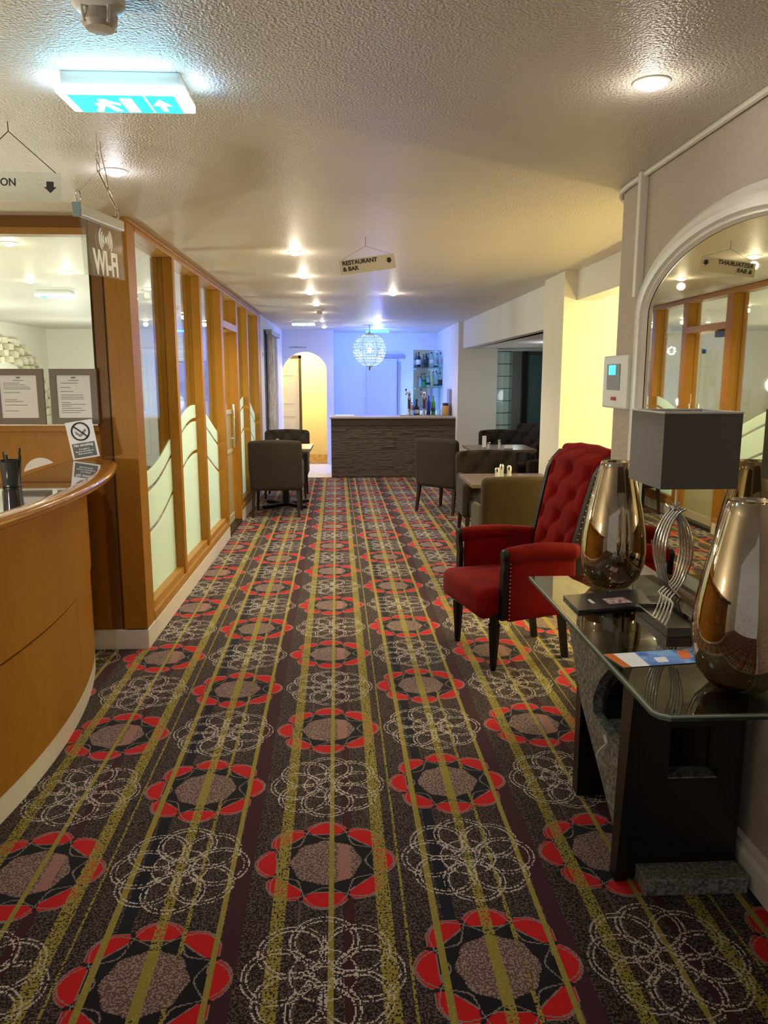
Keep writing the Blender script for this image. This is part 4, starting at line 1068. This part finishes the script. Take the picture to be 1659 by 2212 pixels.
# rolled top of the back
bm = B(); rows_ = []
n = 30
for i in range(n+1):
    x = -.255 + .51*i/n; sc = 1 - .9*max(0, abs(x)-.235)/.02*.35
    rr_ = .042*sc*(1 - .10*abs(math.cos(x*PI/.17)))
    rows_.append((x, lean(1.16)+.055, 1.165 + .018*math.cos(x*6), rr_))
tube(bm, [(a, b, c) for a, b, c, d in rows_], [d for *_, d in rows_], 16)
mk('head_roll', bm, red_v, rc, smooth=True)
for s in (-1, 1):
    bm = B(); pr = []
    N = 16
    for k in range(N+1):
        z = .34 + .83*k/N; w = .205 + .045*(z-.4)/.8
        pr.append((s*(w+.012), lean(z) + .012 + .06*max(0, (z-1.05)/.12)**2, z))
    for k in range(N):
        a, b = Vector(pr[k]), Vector(pr[k+1])
        vs = [bm.verts.new(v) for v in (a+Vector((-.016, -.055, 0)), a+Vector((.016, -.055, 0)), a+Vector((.016, .06, 0)), a+Vector((-.016, .06, 0)), b+Vector((-.016, -.055, 0)), b+Vector((.016, -.055, 0)), b+Vector((.016, .06, 0)), b+Vector((-.016, .06, 0)))]
        for f in ((0, 1, 2, 3), (4, 7, 6, 5), (0, 4, 5, 1), (1, 5, 6, 2), (2, 6, 7, 3), (3, 7, 4, 0)): bm.faces.new([vs[i] for i in f])
    bmesh.ops.remove_doubles(bm, verts=bm.verts[:], dist=.0005)
    mk('back_frame', bm, black_wood, rc)
    bm = B()
    for k in range(20):
        z = .48 + .62*k/19; w = .205 + .045*(z-.4)/.8
        nail((s*(w+.030), lean(z)-.035, z))
    # arm: upholstered panel and rolled top
    def fa(p, s=s):
        x, y, z = p
        k = (y+.22)/.44
        return (x + s*(.292 - .055*k), y + .03, z + .47 - (.0 if z > 0 else 0))
    arm = mk('armrest', rbox(B(), .026, .225, .185, .024, 3, (1, 6, 4), fa), red_v, rc, smooth=True)
    bm = B(); pts = []
    for k in range(13):
        y = -.215 + .46*k/12; q = k/12
        pts.append((s*(.305 - .050*q), y, .655 + .018*math.sin(q*PI) - .012*q))
    tube(bm, pts, [.042] + [.047]*11 + [.046], 16)
    mk('arm_roll', bm, red_v, arm, smooth=True)
    # black carved front of the arm
    bm = B(); pf = []
    for k in range(13):
        z = .30 + .36*k/12; off = .012*math.sin((k/12)*PI*1.0) + (.018 if k > 9 else 0)
        pf.append((z, off))
    L_ = [(s*(.292 + o - .024), z) for z, o in pf]; R_ = [(s*(.292 + o + .022), z) for z, o in pf]
    prism(bm, L_ + list(reversed(R_)), -.232, -.205, axis='y')
    lathe(bm, [(.001, 0), (.036, 0), (.036, .02), (.026, .03), (.001, .03)], 18)
    vs = bm.verts[-90:]
    bmesh.ops.transform(bm, matrix=Matrix.Translation((s*.310, -.206, .662)) @ Matrix.Rotation(PI/2, 4, 'X'), verts=vs)
    mk('arm_front', bm, black_wood, rc, auto=40)
    bm = B()
    for k in range(16):
        z = .31 + .33*k/15
        nail((s*.322, -.190, z))
    # legs
    bm = lathe(B(), [(.016, 0), (.020, .03), (.034, .255), (.036, .265), (.028, .27), (.028, .31), (.034, .33)], 8, (s*.255, -.245, 0)); mk('leg', bm, black_wood, rc, auto=35)
    bm = B(); a = [(-.02, -.02), (.02, -.02), (.02, .02), (-.02, .02)]
    tvs = [bm.verts.new((s*.185+p[0], .20+p[1], .34)) for p in a]; bvs = [bm.verts.new((s*.185+p[0]*.8, .245+p[1]*.8, 0)) for p in a]
    bm.faces.new(tvs); bm.faces.new(bvs)
    for k in range(4): bm.faces.new((tvs[k], tvs[(k+1) % 4], bvs[(k+1) % 4], bvs[k]))
    mk('leg', bm, black_wood, rc)

# ================================================================ console table and what stands on it
ct = thing('console_table', (1.0, 2.35, 0), 'console table with smoked glass top and black and granite pedestal', 'console table')
CL = Vector((-1.0, -2.35, 0))
def c_(name, bm, m, **k):
    bmesh.ops.translate(bm, verts=bm.verts[:], vec=CL); return mk(name, bm, m, ct, **k)
bm = prism(B(), [(.735, 1.73), (.745, 1.705), (.770, 1.69), (1.262, 1.69), (1.262, 3.015), (.735, 3.015)], .785, .80)
bmesh.ops.bevel(bm, geom=[e for e in bm.edges if all(v.co.z > .79 for v in e.verts)], offset=.006, segments=1, affect='EDGES')
c_('glass_top', bm, table_glass)
c_('glass_edge', prism(B(), [(.735, 1.73), (.745, 1.705), (.770, 1.69), (1.262, 1.69), (1.262, 1.702), (.772, 1.702), (.755, 1.712), (.747, 1.735), (.747, 3.003), (.735, 3.015)], .7855, .7985), P('pale_green_glass_edge', (.30, .36, .33), rough=.15))
archp = [(2.49 + 0, .44), (2.49, .50), (2.44, .58), (2.36, .65), (2.26, .70), (2.17, .72), (2.13, .72), (2.13, .44)]
# granite fascia: far-leaning wedge with an arch cut through it
bm = prism(B(), [(2.93, .785), (2.62, .42), (2.49, .44)] + [(2.49, .50), (2.44, .58), (2.36, .65), (2.26, .70), (2.17, .72)] + [(2.12, .74), (2.10, .785)], .85, .885, axis='x')
prism(bm, [(2.62, .42), (2.49, .44), (2.175, .44), (2.19, .20), (2.20, .14), (2.24, .17)], .85, .885, axis='x')
c_('granite_fascia', bm, granite)
c_('arch_reveal', prism(B(), [(2.50, .43), (2.50, .50), (2.45, .59), (2.37, .66), (2.27, .71), (2.17, .73), (2.09, .73), (2.09, .70), (2.17, .70), (2.25, .68), (2.34, .63), (2.41, .57), (2.46, .50), (2.46, .43)], .885, 1.2, axis='x'), black)
c_('arch_floor', box(B(), .886, .99, 2.272, 2.50, .41, .43), granite)
c_('arch_back', box(B(), 1.16, 1.2, 2.272, 2.62, .03, .78), black)
# black near panel with a window
bm = B()
for a in ((.875, 1.004, 0, .785), (1.165, 1.245, 0, .785), (1.004, 1.165, 0, .344), (1.004, 1.165, .52, .785)): box(bm, a[0], a[1], 2.20, 2.27, a[2], a[3])
prism(bm, [(2.095, .785), (2.125, .60), (2.16, .25), (2.185, 0), (2.235, 0), (2.20, .785)], .846, .884, axis='x')
c_('near_panel', bm, black)
c_('window_ledge', box(B(), 1.005, 1.164, 2.202, 2.269, .345, .350), granite)
c_('far_panel', box(B(), .875, 1.245, 2.70, 2.76, 0, .785), black)
c_('granite_foot', box(B(), .915, 1.245, 2.11, 2.198, 0, .055, bev=.003), granite)

def vase(x, y, label, first=[None], sc=1):
    if first[0]:
        o = dup(first[0], (x, y, .801), label=label); o.scale = (sc, sc, sc); return o
    t = thing('glass_vase', (x, y, .801), label, 'vase', group='amber glass vases on the console')
    outp = [(.052, 0), (.075, .010), (.103, .045), (.120, .095), (.124, .15), (.118, .22), (.102, .31), (.083, .39), (.066, .455), (.059, .487)]
    inp = [(r-.004, max(z, .008)) for r, z in reversed(outp)]
    bm = lathe(B(), outp + [(.057, .489)] + inp[:-1] + [(.04, .010)], 48)
    mk('glass_body', bm, vase_m, t, smooth=True)
    first[0] = t; return t
vase(1.018, 2.845, 'tall amber mirrored glass vase at the far end of the console')
vase(1.02, 1.862, 'tall amber mirrored glass vase at the near end of the console', sc=1.012)

lamp = thing('table_lamp', (1.05, 2.38, .801), 'table lamp with square charcoal shade on wavy chrome rods', 'table lamp')
mk('base_tray', box(B(), -.055, .06, -.13, .125, 0, .016, bev=.002), black, lamp)
mk('base_edge', box(box(box(box(B(), -.060, -.055, -.135, .13, 0, .030), .06, .065, -.135, .13, 0, .030), -.055, .06, -.135, -.13, 0, .030), -.055, .06, .125, .13, 0, .030), P('dark_chrome', (.30, .29, .28), rough=.2, metal=1), lamp)
for i in range(5):
    for s in (-1, 1):
        x = -.036 + .018*i; k = 0.0
        ctrl = [(x, s*.105, .018), (x, s*.05 + k, .055), (x*.9, s*.008 + k, .11), (x*.7, -s*.02, .15), (x*.9, -s*.036 + k, .22), (x*.95, -s*.038 + k, .28), (x*.8, -s*.025, .345), (x*.7, -s*.004, .385), (x*.9 - s*.006, s*.010, .405)]
        pts = []
        for j in range(len(ctrl)-1):
            p0 = Vector(ctrl[max(j-1, 0)]); p1 = Vector(ctrl[j]); p2 = Vector(ctrl[j+1]); p3 = Vector(ctrl[min(j+2, len(ctrl)-1)])
            for q in range(5):
                u_ = q/5
                pts.append(.5*((2*p1) + (p2-p0)*u_ + (2*p0-5*p1+4*p2-p3)*u_*u_ + (3*p1-p0-3*p2+p3)*u_**3))
        pts.append(Vector(ctrl[-1]))
        pts = [Vector((p.y*(1.15 if p.z > .09 else .55), p.x*1.35 + (p.y*.5 if p.z < .09 else 0), p.z*.97)) for p in pts]
        mk('chrome_rod', tube(B(), pts, .0036, 7), chrome, lamp, smooth=True)
bm = B()
for i in range(6):
    bmesh.ops.create_cube(bm, size=1, matrix=Matrix.Translation((-.02 + .008*i, -.03 + .012*i, .392 + .004*(i % 2))) @ Matrix.Rotation(.6*i, 4, 'Z') @ Matrix.Rotation(.5, 4, 'X') @ Matrix.Diagonal((.006, .02, .009, 1)))
mk('rod_ends', bm, chrome, lamp)
mk('stem', tube(B(), [(0, 0, .37), (0, 0, .56)], .004, 8), P('pale_stem', (.75, .72, .60), rough=.4), lamp)
sh = mk('lamp_shade', B() if False else (lambda bm: bm)(box(box(box(box(B(), -.112, -.108, -.14, .125, .468, .697), .122, .126, -.14, .125, .468, .697), -.108, .122, -.14, -.136, .468, .697), -.108, .122, .121, .125, .468, .697)), shade_m, lamp)
mk('shade_rim', box(box(box(box(B(), -.1135, -.1065, -.1415, .1265, .695, .700), .1205, .1275, -.1415, .1265, .695, .700), -.108, .122, -.1415, -.1345, .695, .700), -.108, .122, .1195, .1265, .695, .700), shade_in, sh)
mk('shade_lining', box(box(box(box(B(), -.1078, -.1068, -.136, .121, .47, .694), .1208, .1218, -.136, .121, .47, .694), -.107, .121, -.1358, -.1348, .47, .694), -.107, .121, .1198, .1208, .47, .694), shade_in, sh)
mk('shade_spider', tube(tube(B(), [(-.107, 0, .56), (.121, 0, .56)], .002, 6), [(0, -.135, .56), (0, .12, .56)], .002, 6), chrome, sh)

mg = thing('magazine', (.95, 2.63, .8012), 'dark covered brochure lying before the far vase', 'magazine')
def quad(pts, z0, z1): return prism(B(), [(a-.95, b-2.63) for a, b in pts], z0, z1)
mk('cover', quad([(.787, 2.504), (1.07, 2.558), (1.105, 2.765), (.787, 2.692)], .0, .009), P('dark_cover', (.035, .032, .040), rough=.25), mg)
mk('cover_photo', quad([(.92, 2.575), (1.01, 2.592), (1.0, 2.66), (.915, 2.64)], .0092, .0096), picture_material('magazine_photo', (.5, .5, .55), (.25, .05, .04), 60), mg)
mk('cover_mark', quad([(.86, 2.585), (.875, 2.588), (.87, 2.64), (.858, 2.63)], .0092, .0096), P('pale_mark', (.6, .58, .66)), mg)
lf = thing('leaflet', (.89, 2.07, .8012), 'blue and white leaflet with an orange band before the near vase', 'leaflet')
def lq(a0, a1, z, b0=0, b1=1):
    A0, A1, D0, D1 = Vector((.765, 2.0)), Vector((.995, 2.028)), Vector((.742, 2.104)), Vector((1.025, 2.14))
    def pt(a, b): return (A0.lerp(A1, a)).lerp(D0.lerp(D1, a), b)
    q = [pt(a0, b0), pt(a1, b0), pt(a1, b1), pt(a0, b1)]
    return prism(B(), [(p.x-.89, p.y-2.07) for p in q], z, z+.0006)
mk('sheet', lq(0, 1, 0), paper, lf)
mk('orange_band', lq(0, .10, .0007), P('orange_print', (.70, .16, .02), rough=.4), lf)
mk('blue_field', lq(.34, 1, .0007), picture_material('blue_print', (.03, .12, .62), (.25, .50, .95), 22), lf)
mk('sun_disc', lq(.80, .93, .0015, .3, .9), P('sun_print', (.9, .18, .03), rough=.4), lf)
mk('white_oval', lq(.48, .62, .0015, .15, .5), paper, lf)
# cable loop hanging at the console leg
o = mk('cable_loop', tube(tube(B(), [(.838 - .03*math.sin(PI*k/12), 2.30, .42 - .08*k/12) for k in range(13)], .003, 6), [(.838, 2.30, .42), (.838, 2.32, .44)], .007, 8), P('white_cable', (.7, .68, .62), rough=.5), auto=50)
tag(o, 'short white cable loop hanging at the granite console leg', 'cable')

# ================================================================ arched mirror
mr = thing('arched_mirror', (1.29, 2.60, .80), 'large arched wall mirror with white moulded frame above the console', 'mirror')
def arch_path(w, h, spring, n=32):
    p = [(-w, 0)] + [(-w*math.cos(PI*k/n), spring + (h-spring)*math.sin(PI*k/n)**.9 if 0 < k < n else spring) for k in range(n+1)] + [(w, 0)]
    return p
HM = 1.41; SP = 1.05; WM = .815
prof = [(0, 0), (.012, .006), (.016, .022), (.028, .030), (.040, .024), (.060, .034), (.080, .030), (.086, .016), (.098, .018), (.108, .004)]
bm = B(); n0 = None
base = arch_path(WM, HM, SP)
def off(path, d):
    o = []
    for i, p in enumerate(path):
        a = Vector(path[max(i-1, 0)]); c = Vector(path[min(i+1, len(path)-1)]); t_ = (c-a).normalized()
        nrm = Vector((t_.y, -t_.x)); o.append(Vector(p) + nrm*d)
    return o
rs = []
for d, hgt in prof:
    rs.append([bm.verts.new((-.004 - hgt, p.x, p.y)) for p in off(base, d)])
for a, b in zip(rs, rs[1:]):
    for k in range(len(a)-1): bm.faces.new((a[k], a[k+1], b[k+1], b[k]))
mk('frame', bm, gloss_white, mr, auto=35)
bm = B(); prism(bm, [(p.x, p.y) for p in off(base, .10)], -.006, -.002, axis='x')
mk('mirror_glass', bm, mirror_m, mr)

# alarm panel
ap = thing('alarm_panel', (1.288, 3.57, 1.46), 'white wall control panel with a small lit cyan screen', 'control panel')
mk('case', box(B(), -.045, 0, -.165, .165, 0, .245, bev=.010), white_pl, ap)
mk('dark_window', box(B(), -.048, -.044, -.075, .10, .085, .205, bev=.002), grey_pl, ap)
mk('screen', box(B(), -.050, -.048, -.020, .07, .155, .200), EM('cyan_screen', (.12, .80, .90), 1.4), ap)
text('lettering', 'ALARM', .022, MT((-.0465, .0, .045), (0, -1, 0), (0, 0, 1)), P('red_print', (.6, .05, .05)), ap, bold=.001)
ap['label'] = 'white wall control panel with a small lit cyan screen'

# ================================================================ world, camera
w = bpy.data.worlds.new('world'); bpy.context.scene.world = w; w.use_nodes = True
bg = w.node_tree.nodes['Background']; bg.inputs[0].default_value = (.95, .90, .86, 1); bg.inputs[1].default_value = .30

cam = bpy.data.cameras.new('camera'); co = bpy.data.objects.new('camera', cam); col.objects.link(co)
cam.sensor_fit = 'HORIZONTAL'; cam.sensor_width = 36; cam.lens = 36*1650/1659; cam.clip_start = .05
co.location = (0, 0, 1.6); co.rotation_euler = (math.radians(90 - 9.9347), 0, math.radians(-2.649))
sc = bpy.context.scene; sc.camera = co
sc.view_settings.view_transform = 'Standard'; sc.view_settings.look = 'None'; sc.view_settings.gamma = 1
sc.view_settings.use_curve_mapping = False; sc.view_settings.exposure = 0.15
